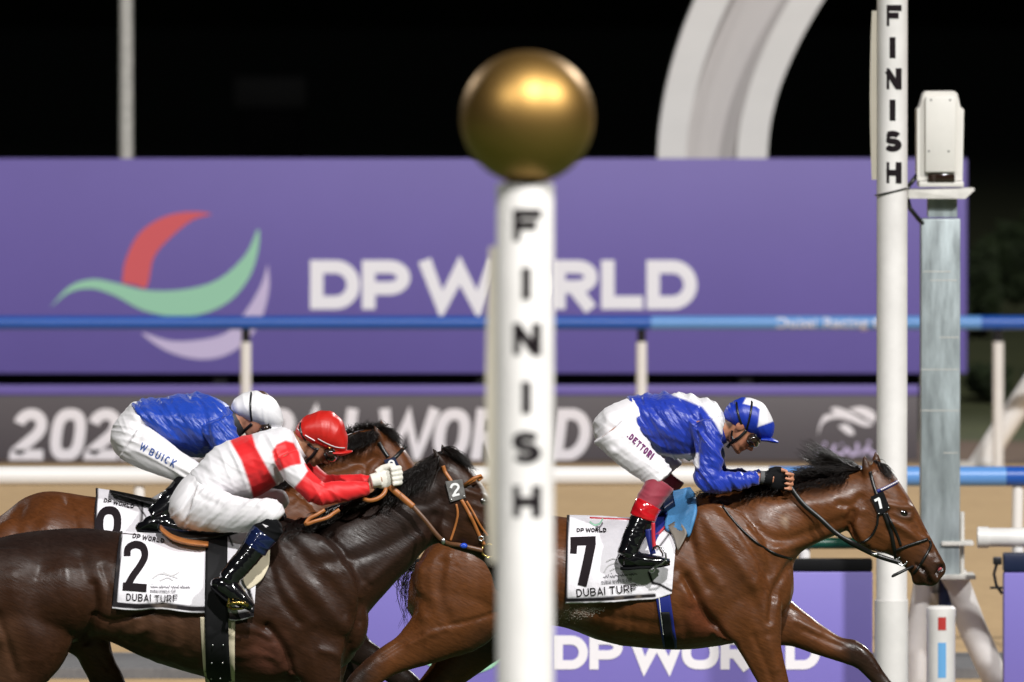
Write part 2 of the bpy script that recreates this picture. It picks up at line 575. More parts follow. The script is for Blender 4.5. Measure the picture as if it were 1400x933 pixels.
def glyph(ch, w, t):
    h = t / 2
    a, b, lo, hi = h, w - h, h, 1 - h
    m = 0.5
    mid = (a + b) / 2
    q = (b - a)
    r = (hi - lo) / 2
    g = {
        'F': [[(a, 0), (a, 1)], [(a + h * .5, hi), (b + h, hi)], [(a + h * .5, m), (b, m)]],
        'I': [[(w / 2, 0), (w / 2, 1)]],
        'N': [[(a, 0), (a, 1)], [(a + h * .35, 1 - h * .85), (b - h * .35, h * .85)], [(b, 0), (b, 1)]],
        'H': [[(a, 0), (a, 1)], [(b, 0), (b, 1)], [(a, m), (b, m)]],
        'S': [arc(mid, hi - r / 2, q / 2, r / 2, 25, 90, 5) + arc(mid, hi - r / 2, q / 2, r / 2, 90, 270, 10)[1:] + arc(mid, lo + r / 2, q / 2, r / 2, 90, -90, 10)[1:] + arc(mid, lo + r / 2, q / 2, r / 2, -90, -155, 5)[1:]],
        'D': [[(a, lo), (a, hi), (b - min(r, q * .62), hi)] + arc(b - min(r, q * .62), 0.5, min(r, q * .62), r, 90, -90, 14)[1:] + [(a, lo)]],
        'P': [[(a, 0), (a, 1)], [(a + h * .5, hi), (b - q * .42, hi)] + arc(b - q * .42, hi - r * .6, q * .42, r * .6, 90, -90, 12)[1:] + [(a + h * .5, hi - r * 1.2)]],
        'R': [[(a, 0), (a, 1)], [(a + h * .5, hi), (b - q * .42, hi)] + arc(b - q * .42, hi - r * .56, q * .42, r * .56, 90, -90, 12)[1:] + [(a + h * .5, hi - r * 1.12)], [(a + q * .45, hi - r * 1.12), (b, 0)]],
        'W': [[(h * .6, 1), (w * .27, lo * .6), (w * .5, hi * .92), (w * .73, lo * .6), (w - h * .6, 1)]],
        'O': [sup(mid, 0.5, q / 2, r, 2.5)],
        'L': [[(a, 1), (a, lo), (w, lo)]],
        'U': [[(a, 1), (a, lo + q / 2)] + arc(mid, lo + q / 2, q / 2, q / 2, 180, 360, 10)[1:] + [(b, 1)]],
        'A': [[(h * .7, 0), (w / 2, hi), (w - h * .7, 0)], [(w * .22, .3), (w * .78, .3)]],
        'B': [[(a, 0), (a, 1)], [(a + h * .5, hi), (b - q * .4, hi)] + arc(b - q * .4, hi - r * .5, q * .36, r * .5, 90, -90, 8)[1:] + [(a + h * .5, m)], [(a + h * .5, m), (b - q * .4, m)] + arc(b - q * .4, lo + r * .5, q * .4, r * .5, 90, -90, 8)[1:] + [(a + h * .5, lo)]],
        'C': [arc(mid, 0.5, q / 2, r, 45, 315, 18)],
        'T': [[(0, hi), (w, hi)], [(w / 2, hi), (w / 2, 0)]],
        'E': [[(b + h, hi), (a, hi), (a, lo), (b + h, lo)], [(a, m), (b, m)]],
        'K': [[(a, 0), (a, 1)], [(a + h * .5, .42), (w - h * .5, 1)], [(a + q * .3, .55), (w - h * .4, 0)]],
        '2': [arc(mid, hi - q * .5, q / 2, q / 2, 170, -20, 12) + [(b - q * .15, m), (a, lo + h * .4), (a, lo), (b + h, lo)]],
        '0': [sup(mid, 0.5, q / 2, r, 2.8)],
        '9': [sup(mid, hi - r * .58, q / 2, r * .58, 2.4), [(b, hi - r * .6)] + [(b, lo + r * .5)] + arc(mid, lo + r * .45, q / 2, r * .45, 0, -160, 9)],
        '7': [[(0, hi), (b, hi), (a + q * .3, 0)]],
        '.': [[(w / 2, 0), (w / 2, t)]],
    }
    return g.get(ch, [])


def strip(mb, pts, wd, fn, k=0, div=1, seg=None, across=1):
    """a ribbon of width wd (px) along pts, mapped by fn(x, y, lift)"""
    pts = [np.array(p, float) for p in pts]
    closed = len(pts) > 3 and np.hypot(*(pts[0] - pts[-1])) < 1e-6
    if seg:
        o = [pts[0]]
        for p, q in zip(pts, pts[1:]):
            n = max(1, int(np.hypot(*(q - p)) / seg))
            o += [p + (q - p) * (i / n) for i in range(1, n + 1)]
        pts = o
    n = len(pts)
    base = len(mb.v)
    for i, p in enumerate(pts):
        if closed:
            a = pts[i - 1] if i > 0 else pts[n - 2]
            c = pts[i + 1] if i < n - 1 else pts[1]
        else:
            a = pts[max(i - 1, 0)]; c = pts[min(i + 1, n - 1)]
        d1 = p - a; d2 = c - p
        l1, l2 = np.hypot(*d1), np.hypot(*d2)
        d1 = d1 / l1 if l1 > 1e-9 else d2 / max(l2, 1e-9)
        d2 = d2 / l2 if l2 > 1e-9 else d1
        n1 = np.array([-d1[1], d1[0]]); n2 = np.array([-d2[1], d2[0]])
        mm = n1 + n2
        L = np.hypot(*mm)
        mm = mm / L if L > 1e-6 else n1
        s = min(1.0 / max(mm @ n1, 0.35), 2.2)
        for j in range(across + 1):
            e = (j / across - 0.5) * wd * s
            q = p + mm * e
            mb.v.append(tuple(fn(q[0], q[1], k)))
    for i in range(n - 1):
        for j in range(across):
            a = base + i * (across + 1) + j
            mb.f.append((a, a + 1, a + across + 2, a + across + 1))


def text(mb, s, org, cap, fn, wr=0.66, t=0.22, gap=0.16, ang=0.0, slant=0.0, seg=None, widths=None, across=1, k0=0, space=0.38, wmap={}):
    """org px = lower left of the first letter, ang in degrees, clockwise on the picture"""
    ca, sa = math.cos(R(ang)), math.sin(R(ang))
    x = 0.0
    k = k0
    for i, ch in enumerate(s):
        if ch == ' ':
            x += space * cap; continue
        wl = wmap.get(ch, {'I': t, '.': t, 'W': wr * 1.5, 'M': wr * 1.3}.get(ch, wr))
        for st in glyph(ch, wl, t):
            pts = []
            for u, v in st:
                px = x + (u + slant * v) * cap; py = v * cap
                pts.append((org[0] + px * ca + py * sa, org[1] + px * sa - py * ca))
            strip(mb, pts, t * cap, fn, k, seg=seg, across=across)
            k += 1
        x += (wl + gap) * cap
    return x


def flat(Y, lift=0.004, dk=0.0006):
    return lambda x, y, k: P(x, y, Y - lift - dk * k)


def shape(mb, poly, Y, lift=0.004, smooth=4):
    pl = crom(poly + [poly[0]], smooth)[:-1] if smooth > 1 else poly
    pts = [P(x, y, Y - lift) for x, y in pl]
    F = tessellate_polygon([pts])
    mb.add(pts, F)


# ------------------------------------------------------------------ ground
def sheet(name, y0, y1, x0, x1, z, mat, nx=1):
    mb = MB(); mb.add([(x0, y0, z), (x1, y0, z), (x1, y1, z), (x0, y1, z)], [(0, 1, 2, 3)])
    o = link(name, mb, M[mat], smooth=False, base=((x0 + x1) / 2, (y0 + y1) / 2, z))
    return tag(o, kind='structure')


sheet('ground', -80, 4000, -2500, 2500, -0.012, 'far_turf')
mb = MB()
hx = np.linspace(-900, 900, 61)
mb.rings([[(x, 1500, -1), (x, 1560, 22 + 9 * math.sin(x * .013) + 5 * math.sin(x * .041)), (x, 1900, 26), (x, 1900, -1)] for x in hx])
tag(link('sky_cover_ridge', mb, M['far_turf']), kind='structure')  # added dark ridge, covers the dim sky strip above the ground
sheet('turf_track', -5, 58.6, -120, 120, -0.004, 'turf')
sheet('sand_track', 58.6, 93.2, -120, 120, -0.008, 'sand')
sheet('soil_strip', 93.2, 98.0, -120, 120, -0.006, 'soil')
mb = MB(); mb.box((-60, 63.7, -0.05), (60, 65.2, 0.055), 0.01)
tag(link('grey_path', mb, M['path'], smooth=False), kind='structure')


# ------------------------------------------------------------------ advertising walls
YB, YD, YN = 100.0, 94.0, 58.9


def panel(mb, x0, y0, x1, y1, Y, th, bev=0.01):
    a = P(x0, y1, Y); b = P(x1, y0, Y)
    mb.box((a.x, Y, a.z), (b.x, Y + th, b.z), bev)


big = thing('advertising_board', (P(660, 590, YB).x, YB, 0), 'huge raised purple board with red, green and white swoosh emblem and bold white lettering', 'advertising board')
mb = MB(); panel(mb, -120, 217, 1322, 511, YB, 0.12); link('panel', mb, M['purple'], big, 'sharp')
for px in (-60, 300, 660, 1020, 1290):
    mb = MB(); a = P(px, 511, YB)
    mb.box((a.x - .06, YB + .125, 0), (a.x + .06, YB + .22, a.z + 1.8), 0.008)
    link('support_post', mb, M['dark_metal'], big, False)
mb = MB(); panel(mb, -118, 509, 1258, 596, YB + .3, 0.04); link('dark_gap_sheet', mb, M['black_paint'], big, 'sharp')  # added black sheet, keeps the gap below the panel dark
f = flat(YB)
mb = MB()
for ch, x0, x1 in (('D', 424, 492), ('P', 495, 561), ('W', 575, 682), ('O', 678, 752), ('R', 755, 817), ('L', 822, 879), ('D', 884, 953)):
    text(mb, ch, (x0, 423), 67, f, wr=(x1 - x0) / 67, t=0.27, wmap={ch: (x1 - x0) / 67})
link('lettering', mb, M['logo_bright'], big, False)
RED = [(167, 387), (171, 358), (189, 321), (221, 298), (257, 290), (289, 293), (263, 301), (231, 327), (210, 353), (201, 392), (185, 390)]
GRN = [(68, 421), (95, 392), (126, 382), (158, 387), (200, 397), (252, 396), (299, 382), (336, 348), (353, 313), (353, 342), (341, 379), (315, 411), (278, 429), (236, 433), (194, 424), (158, 405), (126, 395), (95, 400)]
WHT = [(366, 361), (368, 395), (357, 437), (336, 468), (305, 487), (268, 491), (226, 479), (194, 455), (231, 466), (273, 465), (310, 455), (336, 426), (357, 390)]


def emblem(parent, Y, tr):
    for nm, pl, mt, lf in (('red_crescent', RED, 'logo_red', .004), ('green_swoosh', GRN, 'logo_green', .006), ('white_crescent', WHT, 'logo_lilac', .004)):
        mb = MB(); shape(mb, [tr(*p) for p in pl], Y, lf)
        link(nm, mb, M[mt], parent, False)


emblem(big, YB, lambda x, y: (x, y))

dark = thing('advertising_board', (P(560, 627, YD).x, YD, 0), 'long low charcoal board with purple top stripe and slanted white race title', 'advertising board')
mb = MB(); panel(mb, -120, 541, 1256, 634, YD, 0.1); link('panel', mb, M['charcoal'], dark, 'sharp')
mb = MB(); panel(mb, -120, 527, 1256, 540.6, YD, 0.1); link('top_stripe', mb, M['purple'], dark, 'sharp')
f = flat(YD)
mb = MB()
for s, x0, x1 in (('2', 12, 58), ('0', 65, 112), ('2', 114, 160), ('2', 164, 210), ('D', 240, 288), ('U', 295, 342), ('B', 349, 398), ('A', 396, 450), ('I', 464, 482), ('W', 512, 590), ('O', 589, 638), ('R', 643, 690), ('L', 697, 740), ('D', 753, 803), ('C', 830, 876), ('U', 882, 928), ('P', 934, 980)):
    cap = 71
    text(mb, s, (x0, 630), cap, f, t=0.21, slant=0.13, wmap={s: (x1 - x0) / cap})
link('lettering', mb, M['logo_white'], dark, False)
mb = MB()
sq = lambda pl: [(1158 + (x - 1156) * .86, 577 + (y - 576) * .86) for x, y in pl]
for pl in ([(1110, 598), (1118, 578), (1138, 570), (1160, 574), (1184, 583), (1197, 580), (1180, 572), (1160, 560), (1140, 553), (1130, 556), (1136, 563), (1120, 566), (1112, 582)],
           [(1158, 556), (1180, 552), (1200, 562), (1198, 576), (1176, 564)],
           [(1142, 583), (1156, 580), (1168, 594), (1158, 596)]):
    shape(mb, sq(pl), YD, .004)
link('horse_emblem', mb, M['logo_white'], dark, False)
mb = MB()
for pl in ([(1118, 622), (1124, 614), (1130, 622), (1138, 618), (1142, 608)], [(1140, 622), (1150, 622), (1158, 614), (1164, 622), (1172, 620), (1172, 606)], [(1178, 622), (1186, 612), (1194, 622), (1204, 618), (1206, 604)], [(1150, 608), (1152, 608)], [(1126, 607), (1130, 607)], [(1186, 605), (1190, 605)]):
    strip(mb, pl, 4.5, f, 0)
link('script_lettering', mb, M['logo_lilac'], dark, False)

near = thing('advertising_board', (P(815, 1010, YN).x, YN, 0), 'purple board with black top band close behind the leading horse', 'advertising board')
mb = MB(); panel(mb, 438, 782, 1193, 1006, YN, 0.14); link('panel', mb, M['purple_near'], near, 'sharp')
mb = MB(); panel(mb, 438, 765, 1193, 781.4, YN, 0.14); link('top_band', mb, M['black_paint'], near, 'sharp')
f = flat(YN)
mb = MB()
kx = lambda x: 757 + (x - 424) * 0.689
for ch, x0, x1 in (('D', 424, 492), ('P', 495, 561), ('W', 575, 682), ('O', 678, 752), ('R', 755, 817), ('L', 822, 879), ('D', 884, 953)):
    text(mb, ch, (kx(x0), 915.5), 46.5, f, t=0.27, wmap={ch: (kx(x1) - kx(x0)) / 46.5})
link('lettering', mb, M['logo_white'], near, False)
emblem(near, YN, lambda x, y: (kx(x), 892 + (y - 389) * 0.689))

near2 = thing('advertising_board', (P(1500, 1010, YN).x, YN, 0), 'plain purple board with black top at the right edge of the picture', 'advertising board')
mb = MB(); panel(mb, 1372, 783, 1700, 1006, YN, 0.14); link('panel', mb, M['purple_near'], near2, 'sharp')
mb = MB(); panel(mb, 1372, 757, 1700, 782.4, YN, 0.14); link('top_band', mb, M['navy'], near2, 'sharp')
mb = MB()
a = P(1364, 765, YN)
mb.box((a.x - .022, YN + .02, a.z - .03), (a.x + .022, YN + .08, a.z + .01), .006)
mb.tube([P(1363, 770, YN + .04), P(1359, 785, YN + .03), P(1362, 800, YN + .04), P(1370, 812, YN + .05)], .008, 8)
mb.box((P(1355, 0, YN).x, YN + .03, P(0, 806, YN).z), (P(1372, 0, YN).x, YN + .06, P(0, 803, YN).z))
link('latch', mb, M['dark_metal'], near2, 'sharp')

rnd = random.Random(3)


def shrub(name, label, px, Y, wpx, top, n, sz, cat):
    u = FPX / Y
    c = P(px, 600, Y); z1 = P(px, top, Y).z; hw = wpx / 2 / u
    t = thing(name, (c.x, Y, 0), label, cat)
    mb = MB()
    lumps = [(rnd.uniform(-.75, .75) * hw, rnd.uniform(-.5, .5), rnd.uniform(.35, .8) * z1, rnd.uniform(.3, .5)) for _ in range(9)]
    for i in range(n):
        lx, ly, lz, lr = rnd.choice(lumps)
        d = Vector((rnd.gauss(0, 1), rnd.gauss(0, 1), rnd.gauss(0, 1))).normalized() * rnd.uniform(.5, 1)
        p = Vector((c.x + lx + d.x * hw * lr, Y + ly + d.y * .6, max(lz + d.z * z1 * .36, .03)))
        if p.z > z1: continue
        a = Vector((rnd.gauss(0, 1), rnd.gauss(0, 1), rnd.gauss(0, 1))).normalized(); b = a.orthogonal().normalized()
        s_ = sz * rnd.uniform(.6, 1.3)
        mb.add([p - a * s_, p + b * s_ * .45, p + a * s_, p - b * s_ * .45], [(0, 1, 2, 3)])
    link('crown', mb, M['leaf'], t, False)
    mb = MB()
    mb.tube([(c.x, Y, 0), (c.x + .03, Y, z1 * .4), (c.x + .08, Y, z1 * .7)], [.05, .04, .015], 8)
    link('trunk', mb, M['bark'], t)


shrub('low_hedge', 'low dark hedge on the far grass, directly right of the long charcoal board', 1352, 108, 74, 500, 1500, .06, 'hedge')
shrub('low_hedge', 'low dark hedge running out of the picture at its right edge', 1430, 110, 86, 503, 1500, .06, 'hedge')
shrub('dark_shrub', 'tall shrub in the darkness behind the upper blue rail, right of the steel column', 1345, 128, 80, 330, 2600, .09, 'shrub')
shrub('dark_shrub', 'broad shrub in the darkness at the right edge of the picture', 1412, 134, 100, 290, 3000, .10, 'shrub')


# ------------------------------------------------------------------ rails
def rail(name, label, Y, ypx, rad, sections, posts, post_r, post_mat, cap_mat=None, lean=0.0):
    t = thing(name, (P(700, ypx, Y).x, Y, 0), label, 'rail')
    z = P(700, ypx, Y).z
    for x0, x1, mt in sections:
        mb = MB()
        a = P(x0, ypx, Y).x; b = P(x1, ypx, Y).x
        mb.tube([(a, Y, z), (a + .01, Y, z)] + [(a + (b - a) * i / 8, Y, z) for i in range(1, 8)] + [(b - .012, Y, z), (b - .002, Y, z)], rad, 20)
        link('rail_tube', mb, M[mt], t, 'sharp')
    for px in posts:
        x = P(px, ypx, Y).x
        mb = MB(); mb.tube([(x + lean, Y + .02, 0), (x + lean * .3, Y + .02, z * .6), (x, Y + .02, z - rad - (.1 if cap_mat else 0))], post_r, 14)
        link('post', mb, M[post_mat], t, 'sharp')
        if cap_mat:
            mb = MB(); mb.tube([(x, Y + .02, z - rad - .1), (x, Y + .02, z - rad * .7)], post_r * .8, 12)
            link('bracket', mb, M[cap_mat], t, 'sharp')
    return t, z


YR1, YR2 = 91.0, 66.5
t, z = rail('running_rail', 'upper blue rail on white posts in front of the big purple board', YR1, 441.5, .055,
            [(-500, 890, 'rail_blue'), (890, 1342, 'rail_sky'), (1342, 2000, 'rail_blue')], [-205, 336, 877, 1365, 1906], .043, 'rail_white', 'dark_metal')
mb = MB()
fc = bpy.data.curves.new("rail_text", 'FONT'); fc.body = "Dubai Racing Club"; fc.size = 1.0
fo = bpy.data.objects.new("rail_text", fc); COL.objects.link(fo)
dg = bpy.context.evaluated_depsgraph_get()
fm = bpy.data.meshes.new_from_object(fo.evaluated_get(dg)); bpy.data.objects.remove(fo)
V = coords(fm); wid = V[:, 0].max()
sc = (P(1238, 441, YR1).x - P(1060, 441, YR1).x) / wid
x0 = P(1060, 441, YR1).x
for v in fm.vertices:
    zz = v.co.y * sc * 0.85 - .04
    v.co = Vector((x0 + v.co.x * sc, YR1 - math.sqrt(max(.058 ** 2 - zz * zz, 0)) - .003, z + zz))
link('rail_lettering', fm, M['logo_white'], t, False)

rail('running_rail', 'thick low rail, white on the left and blue on the right, crossing the sand', YR2, 651.5, .058,
     [(-500, 1052, 'rail_white'), (1052, 1376, 'rail_sky'), (1376, 2000, 'rail_blue')], [-1010, 190, 1392, 2590], .034, 'rail_white', None, -.02)
rail('running_rail', 'short dark green rail seen behind the leading horse\'s throat', YN + .35, 743, .03,
     [(430, 1184, 'rail_green')], [500, 800, 1100], .03, 'rail_white')
t, z = rail('running_rail', 'blunt-ended white rail at the right edge above the plain purple board', YN + .3, 735, .05,
            [(1336, 1800, 'rail_white')], [1560], .035, 'rail_white')
mb = MB(); x = P(1393, 0, YN + .3).x
mb.tube([(x, YN + .3, z - .05), (x, YN + .3, 0)], .03, 14); link('post', mb, M['rail_white'], t, 'sharp')
mb = MB(); x = P(1339, 0, YN + .3).x
mb.tube([(x - .005, YN + .3, z), (x + .05, YN + .3, z)], .056, 20); link('end_cap', mb, M['rail_white'], t, 'sharp')


# ------------------------------------------------------------------ finish posts
def tile_text(mb, s, cx, tops, cap, Y, rad, wpx, t, curve=True):
    """one letter under the other, wrapped round the post"""
    xc = P(cx, 400, Y)

    def fn(x, y, k):
        p = P(x, y, Y - rad)
        dx = p.x - xc.x
        yy = Y - math.sqrt(max((rad + .0012 + .0005 * k) ** 2 - dx * dx, 0))
        return (p.x, yy, p.z)
    for ch, top in zip(s, tops):
        ww = {'I': t * cap}.get(ch, wpx)
        text(mb, ch, (cx - ww / 2, top + cap), cap, fn, t=t, wmap={ch: ww / cap}, seg=4, across=3)


def finish_post(Y, cx, wpx, label, tops, cap, ball_d, ball_c, fin, z_fin, collar=None):
    u = FPX / Y
    rad = wpx / 2 / u
    x = P(cx, 400, Y).x
    t = thing('finish_post', (x, Y, 0), label, 'finish post', 'finish posts')
    zt = P(0, ball_c[1] + ball_d * .49, Y).z
    mb = MB()
    prof = [(0, rad)] + ([(P(0, 820, Y).z, rad * 1.05), (P(0, 818, Y).z, rad)] if collar else []) + [(zt - .006, rad), (zt, rad * .94)]
    rings = []
    for zz, rr in prof:
        rings.append([(x + rr * math.cos(2 * math.pi * k / 40), Y + rr * math.sin(2 * math.pi * k / 40), zz) for k in range(40)])
    mb.rings(rings); link('pole', mb, M['post_white'], t, 'sharp')
    mb = MB(); rb = ball_d / 2 / u
    mb.ball((P(ball_c[0], 0, Y).x, Y, P(0, ball_c[1], Y).z), rb, n=40)
    link('finial_ball', mb, M['gold'], t)
    mb = MB(); mb.tube([(x, Y, zt - .002), (x, Y, zt + rb * .14)], [rad * .72, rad * .5], 24); link('finial_collar', mb, M['gold'], t)
    # side fin: a long thin mirror strip standing off the back of the post
    mb = MB()
    x0 = P(fin[0], 0, Y + rad).x; x1 = P(fin[1], 0, Y + rad).x
    z1, z0 = P(0, z_fin[0], Y).z, P(0, z_fin[1], Y).z
    n = 10
    rings = []
    for i in range(n + 1):
        zz = z0 + (z1 - z0) * i / n
        bow = .010 * (1 - (2 * i / n - 1) ** 2) * (rad / .08)
        rings.append([(x0 - bow + bow * 0, Y + .01, zz), (x1, Y - rad * .1, zz), (x1 + .02, Y + rad * .6, zz), (x0 - bow + .01, Y + rad * .9, zz)])
    mb.rings(rings); link('mirror_strip', mb, M['cream'], t, 'sharp')
    mb = MB(); tile_text(mb, 'FINISH', cx + 1.5 * wpx / 80, tops, cap, Y, rad, wpx * (.52 if wpx > 60 else .6), .285)
    link('lettering', mb, M['ink'], t, False)
    return t


YF, YP = 28.8, 58.0
finish_post(YF, 718, 79, 'blurred white finish post with gold ball on top, closest to the viewer', [286, 366, 442, 522, 590, 664], 44, 183, (721, 161), (669, 684), (338, 770))
far_post = finish_post(YP, 1219.5, 42, 'tall white finish post behind the leading horse\'s head, beside the steel column', [7, 51, 93.5, 136.5, 179, 222], 29, 100, (1219.5, -66), (1191.5, 1202), (15, 246), True)
mb = MB()
xa = P(1219.5, 0, YP).x
mb.tube([(xa, YP, P(0, 933, YP).z - .5), (xa, YP, P(0, 821, YP).z)], .0865, 36)
link('base_sleeve', mb, M['post_white'], far_post, 'sharp')
mb = MB()
pts = []
for i in range(26):
    a = 2 * math.pi * i / 25
    pts.append((xa + .085 * math.cos(a), YP + .085 * math.sin(a), P(0, 262, YP).z + .02 * math.cos(a)))
mb.tube(pts, .004, 6)
link('wire_tie', mb, M['strap_black'], far_post)

# ------------------------------------------------------------------ photo-finish camera column
YC = 59.7
colm = thing('camera_column', (P(1286, 0, YC).x, YC, 0), 'galvanised steel box column on white splayed legs beside the far finish post', 'camera column')
mb = MB(); a = P(1258, 790, YC); b = P(1312, 299, YC)
mb.box((a.x, YC - .1, a.z), (b.x, YC + .11, b.z), .006)
link('steel_box', mb, M['galv'], colm, 'sharp')
for yy, x0, x1 in ((372, 1262, 1300), (384, 1272, 1308), (462, 1284, 1311), (506, 1259, 1311), (562, 1259, 1312), (620, 1290, 1310)):
    mb = MB(); u0 = P(x0, yy, YC - .1); u1 = P(x1, yy, YC - .1)
    mb.box((u0.x, YC - .1012, u0.z), (u1.x, YC - .0995, u0.z + .004)); link('weld_seam', mb, M['old_white'], colm, False)
mb = MB(); q0 = P(1268, 298, YC); q1 = P(1308, 272, YC)
mb.box((q0.x, YC - .08, q0.z + .004), (q1.x, YC + .08, q1.z), .004)
link('neck', mb, M['galv'], colm, 'sharp')
mb = MB(); q0 = P(1240, 272, YC); q1 = P(1331, 257, YC)
mb.add([(q0.x, YC - .16, q0.z + .004), (q1.x - .05, YC - .16, q0.z + .002), (q1.x, YC - .14, q1.z - .012), (q1.x, YC - .14, q1.z), (q0.x, YC - .16, q1.z - .008),
        (q0.x, YC + .16, q0.z + .004), (q1.x - .05, YC + .16, q0.z + .002), (q1.x, YC + .14, q1.z - .012), (q1.x, YC + .14, q1.z), (q0.x, YC + .16, q1.z - .008)],
       [(0, 1, 2, 3, 4), (9, 8, 7, 6, 5), (0, 5, 6, 1), (1, 6, 7, 2), (2, 7, 8, 3), (3, 8, 9, 4), (4, 9, 5, 0)])
link('top_plate', mb, M['old_white'], colm, False)
mb = MB()
for x0, x1, y0, y1, d in ((1286, 1330, 735, 745, .12), (1284, 1332, 775, 790, .2)):
    u0 = P(x0, y1, YC); u1 = P(x1, y0, YC)
    mb.box((u0.x, YC - d, u0.z), (u1.x, YC + d * .8, u0.z + .022), .004)
u0 = P(1313, 790, YC); mb.box((u0.x, YC - .03, u0.z), (u0.x + .02, YC + .03, P(0, 700, YC).z), .003)
link('base_plate', mb, M['old_white'], colm, 'sharp')
mb = MB(); mb.tube([P(1292, 850, YC + .05), P(1292, 788, YC + .05)], .036, 16); link('stem', mb, M['navy'], colm, 'sharp')
for pts, r0, r1 in (([P(1302, 785, YC + .05), P(1330, 860, YC + .12), P(1366, 940, YC + .2), P(1392, 1000, YC + .25)], .075, .07),
                    ([P(1276, 800, YC + .12), P(1256, 860, YC + .3), P(1236, 905, YC + .4), P(1200, 985, YC + .6)], .07, .06),
                    ([P(1266, 790, YC + .1), P(1258, 840, YC + .15), P(1254, 880, YC + .18), P(1250, 985, YC + .2)], .062, .06)):
    mb = MB(); mb.tube(pts, [r0, r0, r1, r1], 20); link('leg', mb, M['post_white'], colm, 'sharp')

hous = thing('camera_housing', P(1286, 256, YC), 'cream weatherproof camera housing standing on top of the steel column', 'camera housing')
mb = MB()
pr = [(1254, 247), (1254, 150), (1258, 146), (1263, 128), (1267, 125), (1305, 125), (1309, 128), (1313, 146), (1318, 150), (1316, 247)]
pts = [P(x, y, YC - .13) for x, y in pr]; n = len(pts)
bk = [Vector((p.x, YC + .16, p.z)) for p in pts]
md = [Vector((P(1286, 0, YC).x + (p.x - P(1286, 0, YC).x) * .8, YC - .165, p.z)) for p in pts]
mb.add(pts + bk, [tuple(range(n))[::-1], tuple(range(n, 2 * n))] + [(i, (i + 1) % n, (i + 1) % n + n, i + n) for i in range(n)])
link('shell', mb, M['camera_shell'], hous, 'sharp')
mb = MB(); a = P(1265, 236, YC - .17); b = P(1307, 132, YC - .17)
mb.box((a.x, YC - .165, a.z), (b.x, YC - .128, b.z), .008); link('sun_shield', mb, M['camera_shell'], hous, 'sharp')
mb = MB(); a = P(1267, 249, YC); b = P(1304, 237, YC)
mb.box((a.x, YC - .155, a.z), (b.x, YC - .12, b.z - .003), .004); link('window', mb, M['lens'], hous, 'sharp')
mb = MB(); a = P(1255, 255.5, YC); b = P(1316, 247, YC)
mb.box((a.x, YC - .15, a.z), (b.x, YC + .15, b.z - .002), .006); link('bottom_tray', mb, M['camera_shell'], hous, 'sharp')
for x, y in ((1273, 137), (1299, 137), (1270, 207), (1297, 207)):
    mb = MB(); c = P(x, y, YC - .166); mb.ball(c, .005, n=8)
    link('bolt', mb, M['dark_metal'], hous)
mb = MB()
mb.tube([P(1254, 240, YC - .1), P(1244, 252, YC - .12), P(1238, 262, YC - .1), P(1244, 285, YC - .12), P(1256, 300, YC - .11), P(1262, 306, YC - .09)], .012, 8)
tag(link('black_cable', mb, M['strap_black']), 'thick black cable looping from the camera housing past the white plate', 'cable')

boll = thing('bollard', (P(1287, 0, 58.2).x, 58.2, 0), 'short white round-topped marker post with red and light blue stripes', 'bollard')
rr = 19.5 / (FPX / 58.2); x = P(1287.5, 0, 58.2).x
mb = MB(); zt = P(0, 829, 58.2).z
mb.rings([[(x + r_ * math.cos(2 * math.pi * k / 36), 58.2 + r_ * math.sin(2 * math.pi * k / 36), zz) for k in range(36)] for zz, r_ in ((0, rr), (zt - .06, rr), (zt - .05, rr * 1.03), (zt - .012, rr * 1.03), (zt, rr * .85))])
link('tube', mb, M['post_white'], boll, 'sharp')
for nm, mt, y0, y1 in (('red_mark', 'red_paint', 844, 862), ('blue_mark', 'sky_paint', 879, 927)):
    mb = MB(); xs = np.linspace(1282.5, 1293.5, 5)
    V_ = [];
    for yy in (y0, y1):
        for xx in xs:
            p = P(xx, yy, 58.2 - rr); V_.append((p.x, 58.2 - math.sqrt((rr + .0015) ** 2 - (p.x - x) ** 2), p.z))
    mb.add(V_, [(i, i + 1, i + 6, i + 5) for i in range(4)]); link(nm, mb, M[mt], boll, False)

# ------------------------------------------------------------------ far background
arch = thing('white_arch', (P(975, 560, 106).x, 106, 0), 'huge curved white arch with a recessed grey web rising behind the purple board', 'arch')


def band(mb, left, right, Y, th, n=30):
    l = crom(left, 6); r = crom(right, 6)
    rings = []
    for (lx, ly), (rx, ry) in zip(l, r):
        a = P(lx, ly, Y); b = P(rx, ry, Y)
        rings.append([a, b, b + Vector((0, th, 0)), a + Vector((0, th, 0))])
    mb.rings([[tuple(q) for q in r_] for r_ in rings])


def curve(offs):
    ys = [560, 380, 218, 140, 70, 0, -80, -180]
    e = {'a': [905, 898, 899, 907, 924, 950, 990, 1050], 'b': [950, 941, 938, 948, 968, 998, 1042, 1110], 'c': [1008, 1004, 1007, 1019, 1043, 1079, 1130, 1200], 'd': [1054, 1048, 1049, 1060, 1087, 1126, 1182, 1260]}[offs]
    return list(zip(e, ys))


mb = MB(); band(mb, curve('a'), curve('b'), 106, .9); link('outer_flange', mb, M['rail_white'], arch, 'sharp')
mb = MB(); band(mb, curve('b'), curve('c'), 106.35, .2); link('web', mb, M['arch_web'], arch, 'sharp')
mb = MB(); band(mb, curve('c'), curve('d'), 106, .9); link('inner_flange', mb, M['rail_white'], arch, 'sharp')

